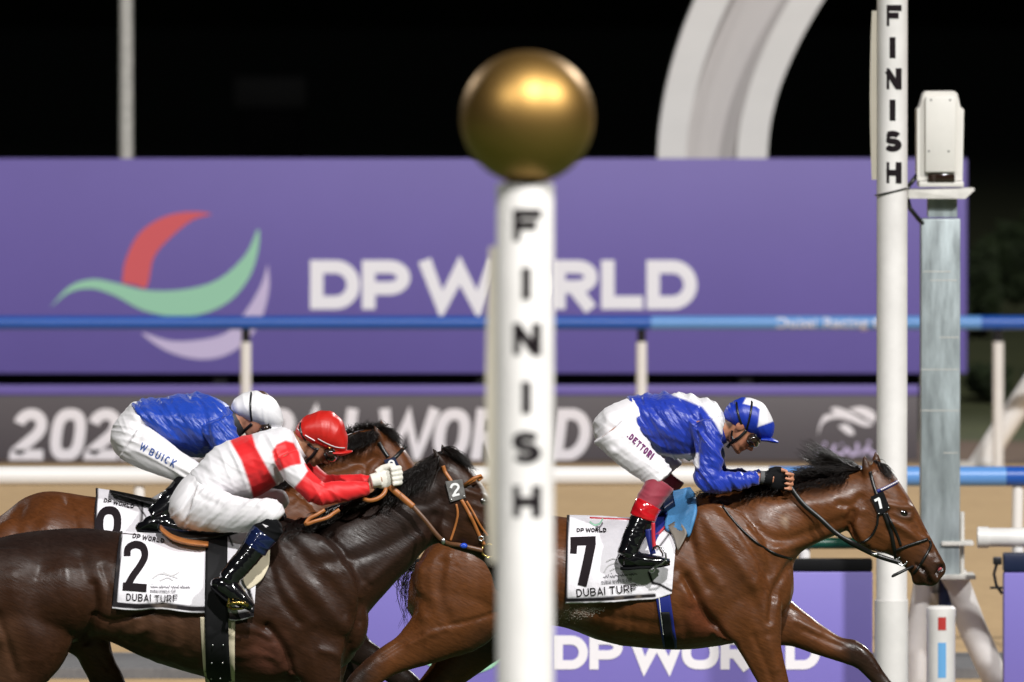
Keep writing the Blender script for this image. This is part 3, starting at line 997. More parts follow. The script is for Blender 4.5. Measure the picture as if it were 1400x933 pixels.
pole = thing('flag_pole', (P(172.5, 0, 112).x, 112, 0), 'plain grey-white pole standing behind the left end of the big board', 'pole')
xx = P(172.5, 0, 112).x
mb = MB(); mb.tube([(xx, 112, 0), (xx, 112, 3.2), (xx, 112, 9)], [.075, .068, .05], 18); link('shaft', mb, M['old_white'], pole, 'sharp')
mb = MB(); mb.tube([(xx, 112, 0), (xx, 112, .12)], .16, 18); link('foot', mb, M['old_white'], pole, 'sharp')

Yb = 92.2
br = thing('white_brace', (P(1370, 640, Yb).x, Yb, 0), 'thick slanting white brace standing on the grass behind the blue rail', 'brace')
mb = MB(); mb.tube([P(1330, 652, Yb), P(1368, 592, Yb), P(1404, 538, Yb), P(1475, 430, Yb)], .095, 18); link('strut', mb, M['rail_white'], br, 'sharp')
mb = MB(); c = P(1336, 652, Yb); mb.box((c.x - .2, Yb - .16, 0), (c.x + .2, Yb + .16, .05), .01); link('foot_plate', mb, M['old_white'], br, 'sharp')

van = thing('parked_cart', (P(372, 190, 250).x, 250, 0), 'covered cart with faint grey canopy, barely visible in the black infield', 'cart')
mb = MB(); a = P(318, 150, 250); b = P(420, 104, 250)
mb.box((a.x, 250, a.z), (b.x, 251.6, b.z), .12); link('canopy', mb, material('dim_paint', (0.035, 0.035, 0.034), .7), van, 'sharp')
mb = MB(); mb.box((a.x + .1, 250.05, .3), (b.x - .1, 251.5, a.z + .01), .05); link('cart_body', mb, M['black_paint'], van, 'sharp')
mb = MB()
for px in (340, 400):
    c = P(px, 150, 250); mb.tube([(c.x, 249.9, .33), (c.x, 250.15, .33)], .33, 18)
link('wheel', mb, M['black_paint'], van, 'sharp')

# ------------------------------------------------------------------ horses
def mix(C, col, m):
    return C * (1 - m[:, None]) + np.array(col)[None] * m[:, None]


def make_horse(D):
    Y = D['Y']
    root = thing('horse', (P(D['cx'], 600, Y).x, Y, 0), D['label'], 'horse', 'racehorses at full gallop')
    mb = MB()
    mb.loft(D['trunk'], Y, n=40, egg=-0.10, power=0.92)
    mb.loft(D['neck'], Y, n=32, egg=-0.25)
    mb.loft(D['head'], Y, n=28, egg=0.0, power=0.9)
    for st, e in D.get('lofts', []):
        mb.loft(st, Y, n=20, egg=e)
    for l in D['limbs']:
        mb.limb(l, Y)
    for c, r_, y in D.get('balls', []):         # muscle masses: px centre, px radii (x, z), half depth m, y
        for sy in ((-1, 1) if y else (1,)):
            p = P(c[0], c[1], Y)
            mb.ball((p.x, Y + sy * abs(y), p.z), (r_[0] * Y / FPX, r_[2], r_[1] * Y / FPX), Matrix.Rotation(R(r_[3] if len(r_) > 3 else 0), 3, 'Y'))
    for tip, base, wd in D['ears']:            # px tip, px base, base width px, y sign from base[2]
        y = base[2]
        mb.limb([(base[0], base[1], wd * .8, .022, y), (base[0] + (tip[0] - base[0]) * .35, base[1] + (tip[1] - base[1]) * .35, wd, .022, y * 1.15),
                 (base[0] + (tip[0] - base[0]) * .75, base[1] + (tip[1] - base[1]) * .75, wd * .62, .014, y * 1.2), (tip[0], tip[1], wd * .16, .005, y * 1.15)], Y, n=12)
    me = remesh(mb, 0.0080, 12, 0.5)
    sculpt(me, [(a, b, c * D.get('ks', 1.35)) for a, b, c in D['sculpt']])
    V = coords(me); N = normals(me)
    q = V * np.array([1, 1, 1])
    amp = 0.0022 * vnoise(q * 9) + 0.0012 * vnoise(q * 22)
    wq = q + 0.035 * np.stack([vnoise(q * 7 + 3), vnoise(q * 7 + 11), vnoise(q * 7 + 23)], 1)
    vein = (1 - np.abs(vnoise(wq * np.array([9, 5, 6])))) ** 9
    low = np.clip((1.55 - V[:, 2]) / .5, 0, 1) * np.clip((vnoise(q * 2.3 + 5) + .35) * 2, 0, 1)
    amp = amp + 0.0024 * vein * low
    setco(me, V + N * amp[:, None])
    Q = project(coords(me))
    C = np.tile(np.array(D['coat'])[None], (len(Q), 1))
    nz = vnoise(coords(me) * 4.0)
    C *= (1 + 0.12 * nz)[:, None]
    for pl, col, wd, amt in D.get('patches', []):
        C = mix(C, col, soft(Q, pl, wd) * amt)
    for pl, col, wd, amt in D.get('lines', []):
        C = mix(C, col, np.exp(-(seg_dist(Q, pl) / wd) ** 2) * amt)
    C = np.clip(C, 0, 1)
    setcol(me, C)
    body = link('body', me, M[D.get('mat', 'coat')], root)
    V = coords(me) + np.array(ROOT[body.name])
    bv = BVHTree.FromPolygons([tuple(v) for v in V], [p.vertices[:] for p in me.polygons])
    root['bvh'] = 0
    D['root'] = root; D['bvh'] = bv
    # eyes
    ex, ey = D['eye']
    p = hit(bv, ex, ey, Y)
    mb = MB(); mb.ball((p.x, p.y + .011, p.z), (.026, .016, .019), Matrix.Rotation(R(28), 3, 'Y'))
    link('eye', mb, M['eye'], root)
    if 'nostril' in D:
        q = hit(bv, *D['nostril'], Y)
        mb = MB(); mb.ball((q.x, q.y + .003, q.z), (.012, .005, .007), Matrix.Rotation(R(-50), 3, 'Y')); link('nostril', mb, M['nostril'], root)
    mb = MB(); mb.ball((p.x, 2 * Y - p.y - .011, p.z), (.026, .016, .019), Matrix.Rotation(R(28), 3, 'Y'))
    link('eye', mb, M['eye'], root)
    # hair
    mb = MB()
    rnd = random.Random(D['cx'])
    for roots, tips, n, ln, thick, ys in D['hair']:
        rp = crom(roots, 6); tp = crom(tips, 6)
        for i in range(int(n * 1.9)):
            u = rnd.random()
            a = rp[min(int(u * (len(rp) - 1)), len(rp) - 2)]; a2 = rp[min(int(u * (len(rp) - 1)) + 1, len(rp) - 1)]
            fu = u * (len(rp) - 1) % 1
            a = a + (a2 - a) * fu
            k = u * (len(tp) - 1)
            b = tp[int(k)] + (tp[min(int(k) + 1, len(tp) - 1)] - tp[int(k)]) * (k % 1)
            s = ln[0] + (ln[1] - ln[0]) * rnd.random()
            b = a + (b - a) * s + np.array([rnd.gauss(0, 3.0), rnd.gauss(0, 2.2)])
            y0 = ys[0] + rnd.uniform(-.02, .02); y1 = ys[1] + rnd.uniform(-.05, .05)
            bend = rnd.gauss(0, 3.0)
            pts = []
            for j in range(7):
                tt = j / 6
                m_ = a + (b - a) * tt
                nrm = np.array([-(b - a)[1], (b - a)[0]]); nrm = nrm / max(np.hypot(*nrm), 1)
                m_ = m_ + nrm * (math.sin(tt * math.pi) * bend + math.sin(tt * 5 + i) * 1.0 * tt)
                pts.append(P(m_[0], m_[1], Y + y0 + (y1 - y0) * tt))
            mb.tube(pts, [thick * .68 * (1 - tt * .85) for tt in np.linspace(0, 1, 7)], 4)
    link('mane', mb, M['hair'], root)
    mb = MB()
    for roots, tips, n in D.get('tail', []):
        for i in range(n):
            a = np.array(roots) + np.array([rnd.gauss(0, 4), rnd.gauss(0, 5)])
            k = rnd.random() * (len(tips) - 1.001)
            b = np.array(tips[int(k)]) + (np.array(tips[int(k) + 1]) - np.array(tips[int(k)])) * (k % 1)
            b = a + (b - a) * rnd.uniform(.5, 1.0)
            bend = rnd.gauss(8, 8)
            pts = []
            for j in range(9):
                tt = j / 8
                m_ = a + (b - a) * tt
                nrm = np.array([-(b - a)[1], (b - a)[0]]) / max(np.hypot(*(b - a)), 1)
                m_ = m_ + nrm * math.sin(tt * math.pi * 1.3) * bend
                pts.append(P(m_[0], m_[1], Y + rnd.gauss(0, .006) + .03 * math.sin(i) * tt))
            mb.tube(pts, [.0016 * (1 - tt * .7) for tt in np.linspace(0, 1, 9)], 4)
    if mb.v:
        link('tail', mb, M['hair'], root)
    return root


def hit(bv, px, py, Y, lift=0.0, back=1.2):
    """the point of a surface that the near flank shows at (px, py)"""
    p = P(px, py, Y)
    h = bv.ray_cast(Vector((p.x, Y - back, p.z)), Vector((0, 1, 0)), back * 1.02)
    if h[0] is None:
        h = bv.find_nearest(Vector((p.x, Y - 0.02, p.z)))
        q = h[0].copy()
        n = h[1]
        return q + (n if n.y < 0.3 else Vector((0, 0, 1))) * lift
    n = h[1]
    if n.dot(Vector((0, -1, 0))) < 0: n = -n
    return h[0] + (n * .7 + Vector((0, -.3, 0))) * lift


def strap(mb, pl, wpx, bv, Y, lift=0.004, th=0.003, mirror=False, sub=6):
    """flat strap lying on a surface"""
    pts = crom(pl, sub) if len(pl) > 2 else np.array([np.array(pl[0]) + (np.array(pl[1]) - np.array(pl[0])) * i / 8 for i in range(9)])
    rings = []
    for i, p in enumerate(pts):
        t = pts[min(i + 1, len(pts) - 1)] - pts[max(i - 1, 0)]
        t = t / max(np.hypot(*t), 1e-6)
        n = np.array([-t[1], t[0]]) * wpx / 2
        a = hit(bv, p[0] + n[0], p[1] + n[1], Y, lift); b = hit(bv, p[0] - n[0], p[1] - n[1], Y, lift)
        c = hit(bv, p[0], p[1], Y, lift)
        y = min(c.y, (a.y + b.y) / 2)
        a = P(p[0] + n[0], p[1] + n[1], Y); b = P(p[0] - n[0], p[1] - n[1], Y)
        dy = 0
        r_ = [(a.x, y, a.z), (b.x, y, b.z), (b.x, y + th, b.z), (a.x, y + th, a.z)]
        rings.append(r_)
    mb.rings(rings)
    if mirror:
        mb.rings([[(q[0], 2 * Y - q[1], q[2]) for q in r_] for r_ in rings])


def ribbon(mb, pts, wd, th=0.004, up=None):
    """free strap through 3-D points; its width lies across the view"""
    P3 = crom([tuple(p) for p in pts], 6) if len(pts) > 2 else np.array([tuple(p) for p in pts])
    rings = []
    for i, p in enumerate(P3):
        t = Vector(P3[min(i + 1, len(P3) - 1)] - P3[max(i - 1, 0)]).normalized()
        n = t.cross(Vector((0, 1, 0)))
        n = n.normalized() if n.length > 1e-4 else Vector((0, 0, 1))
        b = t.cross(n).normalized()
        c = Vector(p)
        rings.append([c + n * wd / 2 + b * th / 2, c - n * wd / 2 + b * th / 2, c - n * wd / 2 - b * th / 2, c + n * wd / 2 - b * th / 2])
    mb.rings(rings)


BAY = (0.105, 0.036, 0.013)
H7 = dict(Y=49.4, cx=870, label='leading bay horse with glossy coat and flying black mane, number 7', coat=(0.098, 0.0335, 0.0105), mat='wet_coat')
H7['trunk'] = [((560, 792), (557, 832), .10), ((584, 748), (580, 862), .20), ((625, 714), (640, 866), .265), ((690, 698), (710, 852), .29), ((760, 705), (770, 858), .29),
               ((820, 713), (830, 878), .30), ((880, 708), (890, 887), .295), ((930, 690), (945, 888), .28), ((975, 672), (1000, 880), .25), ((1020, 682), (1045, 864), .215), ((1058, 716), (1076, 836), .16), ((1082, 765), (1086, 806), .07)]
H7['neck'] = [((955, 674), (1035, 860), .20), ((1000, 668), (1074, 812), .185), ((1040, 663), (1088, 764), .145), ((1090, 657), (1114, 745), .112), ((1140, 650), (1145, 731), .10), ((1182, 640), (1168, 722), .085), ((1200, 632), (1185, 735), .08)]
H7['head'] = [((1194, 629), (1158, 712), .07), ((1211, 638), (1163, 733), .092), ((1228, 657), (1184, 750), .102), ((1243, 680), (1206, 756), .092), ((1256, 703), (1224, 763), .076), ((1267, 725), (1235, 772), .062),
              ((1277, 744), (1243, 782), .055), ((1287, 761), (1250, 792), .056), ((1293, 772), (1260, 800), .05), ((1294, 783), (1275, 803), .03)]
H7['lofts'] = [([((1232, 772), (1240, 770), .03), ((1244, 784), (1256, 784), .034), ((1247, 797), (1264, 796), .034), ((1252, 801), (1266, 801), .022)], 0)]
H7['limbs'] = [
    # near fore
    [(1015, 800, 110, .075, -.15), (1030, 850, 82, .075, -.155), (1042, 890, 56, .06, -.15), (1057, 930, 42, .048, -.14), (1074, 985, 33, .04, -.13), (1083, 1008, 34, .04, -.13), (1092, 1040, 23, .028, -.13), (1110, 1100, 22, .027, -.13), (1118, 1118, 27, .033, -.13), (1134, 1148, 21, .03, -.13), (1142, 1160, 30, .045, -.13), (1150, 1182, 38, .055, -.13)],
    # far fore, stretched forward
    [(1050, 845, 84, .075, .13), (1085, 858, 56, .062, .13), (1118, 875, 41, .05, .13), (1145, 887, 34, .044, .13), (1164, 892, 36, .043, .13), (1180, 902, 31, .038, .13), (1196, 921, 24, .029, .13), (1222, 953, 22, .028, .13), (1248, 985, 26, .032, .13), (1264, 1006, 21, .03, .13), (1274, 1016, 29, .043, .13), (1288, 1032, 36, .05, .13)],
    # near hind
    [(640, 785, 150, .125, -.14), (625, 835, 130, .12, -.155), (594, 866, 84, .09, -.155), (560, 889, 54, .062, -.15), (527, 906, 41, .05, -.15), (502, 926, 38, .044, -.15), (486, 946, 37, .042, -.15), (470, 985, 25, .032, -.15), (452, 1050, 23, .03, -.15), (445, 1070, 29, .034, -.15), (440, 1100, 22, .03, -.15), (440, 1112, 30, .045, -.15), (444, 1136, 37, .05, -.15)],
    # far hind
    [(690, 800, 120, .12, .13), (672, 850, 100, .11, .14), (645, 885, 72, .08, .14), (612, 920, 52, .058, .14), (584, 950, 42, .045, .14), (570, 972, 38, .042, .14), (556, 1010, 25, .032, .14), (540, 1080, 23, .03, .14), (534, 1098, 29, .034, .14), (530, 1126, 24, .03, .14), (536, 1160, 36, .05, .14)],
]
H7['balls'] = [((640, 790), (72, 62, .11), .17), ((985, 760), (62, 78, .075, -25), .185), ((1055, 805), (28, 38, .075), .09), ((1005, 832), (46, 44, .045), .19), ((1180, 722), (20, 22, .035), .062)]
H7['ears'] = [((1181, 622), (1187, 652, -.045), 15), ((1197, 617), (1199, 642, .05), 14)]
H7['sculpt'] = [
    ([(938, 790), (952, 818), (968, 845), (984, 866), (998, 884)], 5.5, -.016), ([(928, 780), (938, 792), (950, 812)], 8, -.010),
    ([(985, 690), (1010, 720), (1035, 758), (1052, 790), (1060, 815)], 7, -.010), ([(958, 700), (985, 740), (1012, 775), (1035, 800)], 9, .008), ([(950, 715), (962, 760), (985, 800)], 8, .006), ([(945, 722), (950, 765), (968, 805)], 6, -.006),
    ([(1084, 768), (1066, 795), (1056, 825), (1052, 850)], 5, -.010), ([(1030, 800), (1044, 830), (1052, 856)], 7, .006),
    ([(1000, 700), (1060, 738), (1110, 728), (1150, 712)], 8, -.008), ([(1060, 752), (1100, 742), (1135, 728)], 6, .006), ([(1040, 690), (1090, 690), (1140, 684)], 14, .006),
    ([(1165, 700), (1160, 718), (1168, 736)], 5, -.012), ([(1178, 700), (1172, 722), (1186, 744), (1206, 752)], 6, .008), ([(1148, 690), (1166, 690), (1176, 680)], 5, -.007),
    ([(1214, 690), (1228, 693), (1244, 695)], 4, .007), ([(1222, 702), (1232, 708), (1243, 707)], 3, .004), ([(1240, 690), (1246, 700), (1243, 708)], 4, .004), ([(1220, 715), (1240, 726), (1258, 738)], 4.5, .007), ([(1215, 724), (1236, 740)], 7, -.004), ([(1246, 715), (1262, 742), (1272, 756)], 4, -.004),
    ([(1268, 736), (1278, 752), (1284, 764)], 5, .005), ([(1288, 776), (1284, 780), (1281, 786)], 2.6, -.016), ([(1280, 770), (1289, 770), (1293, 777)], 3, .004), ([(1262, 778), (1268, 787), (1271, 797)], 2.0, -.016), ([(1252, 772), (1262, 778)], 2.2, -.008), ([(1258, 786), (1262, 794)], 5, .004), ([(1276, 790), (1281, 797)], 4, .004),
    ([(604, 770), (600, 810), (612, 845)], 9, -.007), ([(575, 780), (572, 815), (580, 845)], 8, .006), ([(600, 858), (640, 850), (680, 838)], 4, -.006), ([(560, 880), (585, 868), (610, 858)], 5, .005),
    ([(520, 900), (548, 882), (575, 868)], 3, -.004), ([(700, 700), (705, 780), (695, 840)], 10, -.008),
    ([(790, 830), (860, 850), (920, 858)], 8, -.006), ([(930, 800), (932, 840), (940, 872)], 6, -.004), ([(950, 835), (975, 855)], 10, -.010),
    ([(780, 826), (776, 850)], 4, -.003), ([(800, 828), (798, 856)], 4, .003), ([(820, 826), (820, 862)], 4, -.003), ([(840, 824), (842, 868)], 4, .003), ([(862, 824), (864, 868)], 4, -.003),
    ([(1100, 862), (1130, 876), (1150, 884)], 4, -.005), ([(1090, 850), (1120, 866)], 5, .005), ([(1030, 870), (1045, 905), (1056, 933)], 4, -.005), ([(1050, 875), (1062, 915)], 5, .005), ([(1010, 880), (1024, 905), (1040, 935)], 4, .004),
]
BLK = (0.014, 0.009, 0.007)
H7['patches'] = [
    ([(1281, 772), (1290, 771), (1293, 778), (1286, 784), (1280, 787)], (0.004, 0.003, 0.003), 2.5, .95),
    ([(1250, 765), (1262, 755), (1284, 752), (1305, 770), (1300, 815), (1240, 815), (1238, 790)], BLK, 22, .78),
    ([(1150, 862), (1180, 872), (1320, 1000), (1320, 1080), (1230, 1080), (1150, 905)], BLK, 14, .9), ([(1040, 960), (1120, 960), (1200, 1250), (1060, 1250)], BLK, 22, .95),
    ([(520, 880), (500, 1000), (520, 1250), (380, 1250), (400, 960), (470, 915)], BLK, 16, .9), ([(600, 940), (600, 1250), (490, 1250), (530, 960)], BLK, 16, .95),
    ([(940, 820), (960, 818), (1000, 880), (930, 884)], (0.11, 0.026, 0.014), 14, .5), ([(655, 860), (720, 850), (720, 930), (640, 900)], BLK, 20, .7),  # last patch paints in the shade of belly and inner far hind leg
    ([(1177, 618), (1184, 618), (1190, 640), (1176, 640)], BLK, 6, .8), ([(1192, 612), (1200, 612), (1207, 632), (1194, 630)], BLK, 5, .6),
    ([(780, 826), (812, 824), (800, 846), (768, 850), (762, 838)], (0.34, 0.26, 0.2), 10, .45), ([(1068, 706), (1078, 706), (1076, 722), (1068, 716)], (0.4, 0.3, 0.22), 4, .5),
]
H7['lines'] = [([(1232, 702), (1241, 704)], 7, BLK, .6), ([(1252, 772), (1260, 777), (1267, 787), (1271, 797)], 1.8, (0.004, 0.003, 0.003), .9), ([(560, 862), (600, 862)], 1, BLK, .0)]
H7['lines'] = [(a, c, b, d) for a, b, c, d in H7['lines']]
H7['eye'] = (1233, 701)
H7['nostril'] = (1284.5, 778.5)
H7['hair'] = [
    ([(1180, 642), (1150, 650), (1120, 655), (1085, 660)], [(1136, 640), (1108, 640), (1082, 646), (1060, 658)], 380, (.5, 1.25), .0032, (0, -.05)),
    ([(1178, 640), (1160, 646), (1140, 650)], [(1132, 622), (1108, 606), (1094, 626)], 230, (.5, 1.2), .0026, (0, -.03)),
    ([(1090, 660), (1040, 664), (970, 674)], [(1062, 655), (1008, 656), (945, 680)], 260, (.5, 1.25), .003, (-.02, -.09)),
    ([(1194, 630), (1200, 632), (1206, 636)], [(1212, 650), (1219, 657), (1224, 660)], 130, (.5, 1.1), .0026, (0, -.05)),
    ([(1160, 648), (1100, 660), (1020, 668)], [(1150, 662), (1085, 672), (1010, 686)], 200, (.5, 1.1), .003, (-.03, -.12)),
]
H7['tail'] = [((566, 772), [(545, 800), (538, 830), (546, 856), (552, 880)], 46)]

H2 = dict(Y=47.6, cx=330, label='dark brown horse nearest the viewer, wearing tan leather bridle and number 2', coat=(0.031, 0.0120, 0.0056), mat='coat', ks=1.05)
H2['trunk'] = [((-78, 800), (-72, 840), .10), ((-48, 756), (-40, 880), .20), ((0, 735), (0, 900), .275), ((60, 725), (70, 885), .30), ((120, 723), (138, 874), .30), ((180, 729), (190, 896), .31), ((240, 731), (245, 915), .315),
               ((300, 722), (310, 932), .31), ((350, 708), (370, 940), .29), ((400, 710), (430, 928), .255), ((450, 742), (476, 908), .2), ((488, 812), (496, 868), .09)]
H2['neck'] = [((355, 708), (430, 905), .235), ((400, 718), (488, 872), .205), ((440, 702), (504, 838), .17), ((486, 684), (532, 806), .132), ((532, 663), (558, 778), .115), ((570, 639), (584, 750), .10), ((598, 620), (603, 742), .085)]
H2['head'] = [((600, 618), (592, 735), .075), ((624, 624), (603, 744), .094), ((643, 640), (618, 750), .104), ((660, 662), (635, 755), .094), ((674, 688), (650, 761), .078), ((687, 713), (664, 770), .064), ((699, 738), (677, 784), .056), ((709, 759), (684, 798), .056), ((716, 774), (697, 806), .042), ((717, 786), (706, 808), .028)]
H2['lofts'] = [([((664, 772), (674, 768), .03), ((672, 788), (690, 788), .034), ((676, 804), (698, 803), .034), ((682, 810), (698, 810), .022)], 0)]
H2['limbs'] = [
    # near fore
    [(415, 850, 120, .08, -.16), (428, 890, 86, .078, -.165), (438, 922, 60, .064, -.16), (446, 955, 46, .05, -.15), (456, 1010, 34, .042, -.14), (460, 1034, 36, .042, -.14), (440, 1070, 25, .03, -.14), (405, 1120, 23, .03, -.14), (394, 1136, 28, .034, -.14), (372, 1150, 24, .03, -.14), (352, 1160, 38, .05, -.14)],
    # far fore
    [(450, 850, 84, .075, .14), (448, 905, 56, .06, .14), (444, 950, 42, .05, .14), (446, 1020, 35, .043, .14), (452, 1100, 23, .03, .14), (458, 1150, 28, .034, .14), (472, 1185, 22, .03, .14), (482, 1228, 38, .052, .14)],
    # near hind
    [(10, 830, 200, .13, -.16), (28, 870, 150, .125, -.17), (20, 905, 110, .10, -.165), (-5, 942, 72, .07, -.16), (-40, 985, 48, .05, -.16), (-66, 1020, 40, .045, -.16), (-80, 1070, 26, .033, -.16), (-96, 1140, 24, .03, -.16), (-102, 1160, 30, .035, -.16), (-100, 1195, 24, .03, -.16), (-92, 1228, 40, .052, -.16)],
    # far hind, swung forward under the belly
    [(95, 840, 110, .11, .14), (124, 880, 58, .085, .14), (134, 905, 46, .062, .14), (146, 930, 46, .05, .14), (156, 955, 42, .045, .14), (160, 985, 30, .04, .14), (186, 1060, 25, .03, .14), (192, 1080, 30, .034, .14), (214, 1110, 24, .03, .14), (228, 1130, 38, .05, .14)],
]
H2['balls'] = [((20, 815), (105, 70, .12), .18), ((425, 800), (62, 84, .08, -25), .185), ((478, 850), (26, 42, .08), .09), ((420, 876), (54, 48, .048), .19), ((612, 725), (20, 22, .035), .064)]
H2['ears'] = [((591, 611), (609, 645, -.05), 16), ((603, 606), (614, 636, .05), 15)]
H2['sculpt'] = [
    ([(366, 858), (378, 872), (392, 895), (398, 922)], 6, -.02), ([(345, 850), (362, 858)], 9, -.010), ([(352, 880), (372, 905)], 13, -.012),
    ([(395, 740), (430, 775), (465, 815), (490, 850)], 8, -.010), ([(378, 745), (408, 790), (445, 830), (475, 862)], 10, .009), ([(372, 760), (392, 810), (425, 850)], 8, .008), ([(368, 765), (382, 815), (408, 850)], 6, -.008), ([(405, 762), (440, 800), (470, 840)], 6, -.006), ([(440, 740), (470, 775), (492, 815)], 6, .008), ([(452, 735), (482, 765), (503, 800)], 5, -.008),
    ([(458, 735), (480, 760), (498, 790)], 3.0, .005), ([(440, 890), (462, 898), (466, 925)], 6, .008), ([(478, 880), (470, 905), (468, 930)], 4, -.008),
    ([(440, 770), (500, 760), (550, 735), (590, 705)], 9, -.009), ([(500, 800), (540, 765), (575, 735)], 7, .008), ([(470, 720), (530, 695), (580, 670)], 16, .006), ([(560, 690), (585, 690), (600, 680)], 6, -.006),
    ([(595, 705), (590, 725), (598, 745)], 5, -.012), ([(608, 700), (606, 730), (622, 748), (640, 752)], 6, .008), ([(640, 672), (655, 677), (668, 682)], 4, .007), ([(648, 690), (658, 694), (668, 692)], 3, .004), ([(645, 706), (668, 722), (688, 738)], 5, .007), ([(640, 715), (664, 735)], 7, -.004),
    ([(60, 760), (50, 820), (62, 880)], 14, -.008), ([(110, 760), (122, 810), (128, 850)], 12, -.012), ([(128, 800), (132, 840), (118, 876)], 6, -.012), ([(20, 790), (30, 840), (60, 880)], 16, .008), ([(88, 780), (96, 830), (100, 880)], 13, .008), ([(-5, 840), (10, 880), (22, 920)], 6, -.010),
    ([(128, 845), (158, 850), (180, 842), (206, 832)], 5, -.012), ([(140, 862), (170, 868), (200, 860)], 6, .007), ([(165, 870), (220, 890), (270, 908)], 6, -.008), ([(160, 820), (200, 836), (260, 846)], 12, -.005),
    ([(230, 895), (260, 902), (285, 915)], 5, .006), ([(325, 868), (350, 870), (370, 880)], 4, -.006), ([(325, 895), (352, 893), (380, 905)], 5, .006), ([(140, 775), (148, 800), (160, 830)], 5, -.006),
    ([(115, 885), (125, 905), (140, 930)], 4, .005), ([(130, 890), (146, 915)], 3.5, -.005),
] + [([(x, 845), (x + 3, 880 + (x - 180) * .2)], 4.5, (-.003 if i % 2 else .003)) for i, x in enumerate(range(185, 275, 13))]
H2['patches'] = [
    ([(372, 712), (400, 700), (470, 676), (500, 672), (480, 706), (450, 728), (410, 742), (382, 742)], BLK, 12, .9),  # mane black plus the shade under the arms, painted into the coat
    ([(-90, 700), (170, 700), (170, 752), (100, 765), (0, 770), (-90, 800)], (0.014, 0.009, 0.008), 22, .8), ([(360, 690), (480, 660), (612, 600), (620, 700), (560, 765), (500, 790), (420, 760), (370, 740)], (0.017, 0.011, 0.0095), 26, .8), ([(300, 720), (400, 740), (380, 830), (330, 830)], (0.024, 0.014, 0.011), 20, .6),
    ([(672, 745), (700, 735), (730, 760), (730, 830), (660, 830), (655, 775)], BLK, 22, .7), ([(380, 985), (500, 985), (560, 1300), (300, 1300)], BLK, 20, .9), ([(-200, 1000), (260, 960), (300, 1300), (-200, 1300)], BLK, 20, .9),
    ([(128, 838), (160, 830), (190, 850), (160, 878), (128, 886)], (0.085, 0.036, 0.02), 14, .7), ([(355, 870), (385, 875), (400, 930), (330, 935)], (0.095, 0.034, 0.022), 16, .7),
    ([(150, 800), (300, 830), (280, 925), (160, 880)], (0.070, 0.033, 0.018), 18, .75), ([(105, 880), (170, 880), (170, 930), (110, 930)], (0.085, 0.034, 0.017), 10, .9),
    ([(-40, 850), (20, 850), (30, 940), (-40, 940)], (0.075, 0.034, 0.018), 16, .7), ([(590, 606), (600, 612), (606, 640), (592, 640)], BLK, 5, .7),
    ([(652, 656), (657, 655), (672, 676), (668, 682)], (0.5, 0.45, 0.4), 3, .8),
]
H2['eye'] = (659, 685)
H2['hair'] = [
    ([(606, 616), (575, 636), (535, 660), (500, 676), (445, 700)], [(575, 640), (545, 662), (505, 684), (470, 698), (410, 716)], 480, (.5, 1.3), .0034, (-.01, -.10)),
    ([(600, 622), (570, 642), (530, 664)], [(585, 665), (556, 680), (520, 692)], 240, (.5, 1.1), .003, (-.05, -.13)),
    ([(604, 612), (612, 614), (622, 622)], [(632, 626), (642, 634), (648, 644)], 170, (.5, 1.15), .0026, (-.01, -.06)),
    ([(470, 692), (440, 702), (400, 714)], [(452, 712), (415, 728), (384, 738)], 320, (.5, 1.2), .0034, (-.06, -.2)),
]
H2['tail'] = [((-78, 780), [(-130, 800), (-190, 850), (-200, 950)], 120)]

H9 = dict(Y=50.5, cx=230, label='bay horse farthest from the viewer, mostly hidden behind the dark brown horse', coat=(0.090, 0.0290, 0.0090), mat='coat')
H9['trunk'] = [((-62, 775), (-58, 812), .10), ((-38, 728), (-32, 850), .19), ((0, 706), (0, 866), .255), ((35, 680), (34, 856), .27), ((70, 672), (66, 850), .28), ((125, 679), (130, 848), .29), ((190, 688), (200, 860), .30), ((260, 688), (270, 872), .30), ((310, 675), (320, 872), .28), ((360, 666), (380, 860), .25), ((420, 682), (440, 830), .19), ((455, 724), (465, 792), .09)]
H9['neck'] = [((335, 668), (410, 850), .2), ((365, 658), (440, 800), .19), ((400, 640), (462, 765), .145), ((440, 612), (486, 735), .115), ((480, 592), (505, 712), .10), ((510, 584), (528, 705), .088)]
H9['head'] = [((520, 585), (510, 690), .075), ((538, 596), (525, 713), .094), ((554, 614), (545, 728), .104), ((569, 638), (562, 736), .094), ((584, 664), (580, 746), .078), ((599, 690), (592, 758), .064), ((612, 715), (604, 770), .056), ((622, 735), (615, 782), .04)]
H9['limbs'] = [
    [(430, 800, 90, .075, -.14), (462, 850, 60, .065, -.14), (486, 885, 44, .05, -.14), (510, 900, 36, .044, -.14), (542, 922, 32, .042, -.14), (560, 938, 34, .042, -.14), (590, 965, 23, .028, -.14), (640, 1010, 22, .027, -.14), (652, 1022, 27, .033, -.14), (690, 1050, 34, .05, -.14)],
    [(440, 800, 80, .075, .13), (462, 860, 52, .06, .13), (478, 900, 36, .048, .13), (486, 950, 31, .042, .13), (490, 975, 33, .04, .13), (500, 1040, 22, .028, .13), (506, 1080, 27, .033, .13), (520, 1130, 34, .05, .13)],
    [(30, 800, 150, .12, -.15), (20, 850, 110, .10, -.15), (-10, 900, 60, .065, -.15), (-40, 945, 40, .045, -.15), (-60, 1020, 24, .03, -.15), (-75, 1090, 28, .034, -.15), (-80, 1150, 36, .05, -.15)],
    [(60, 800, 120, .12, .14), (40, 860, 90, .09, .14), (5, 910, 55, .06, .14), (-20, 950, 40, .045, .14), (-30, 1030, 24, .03, .14), (-40, 1100, 28, .034, .14), (-44, 1160, 36, .05, .14)],
]
H9['balls'] = [((40, 765), (72, 62, .11), .16), ((390, 740), (60, 76, .075, -25), .17), ((532, 690), (20, 22, .035), .062)]
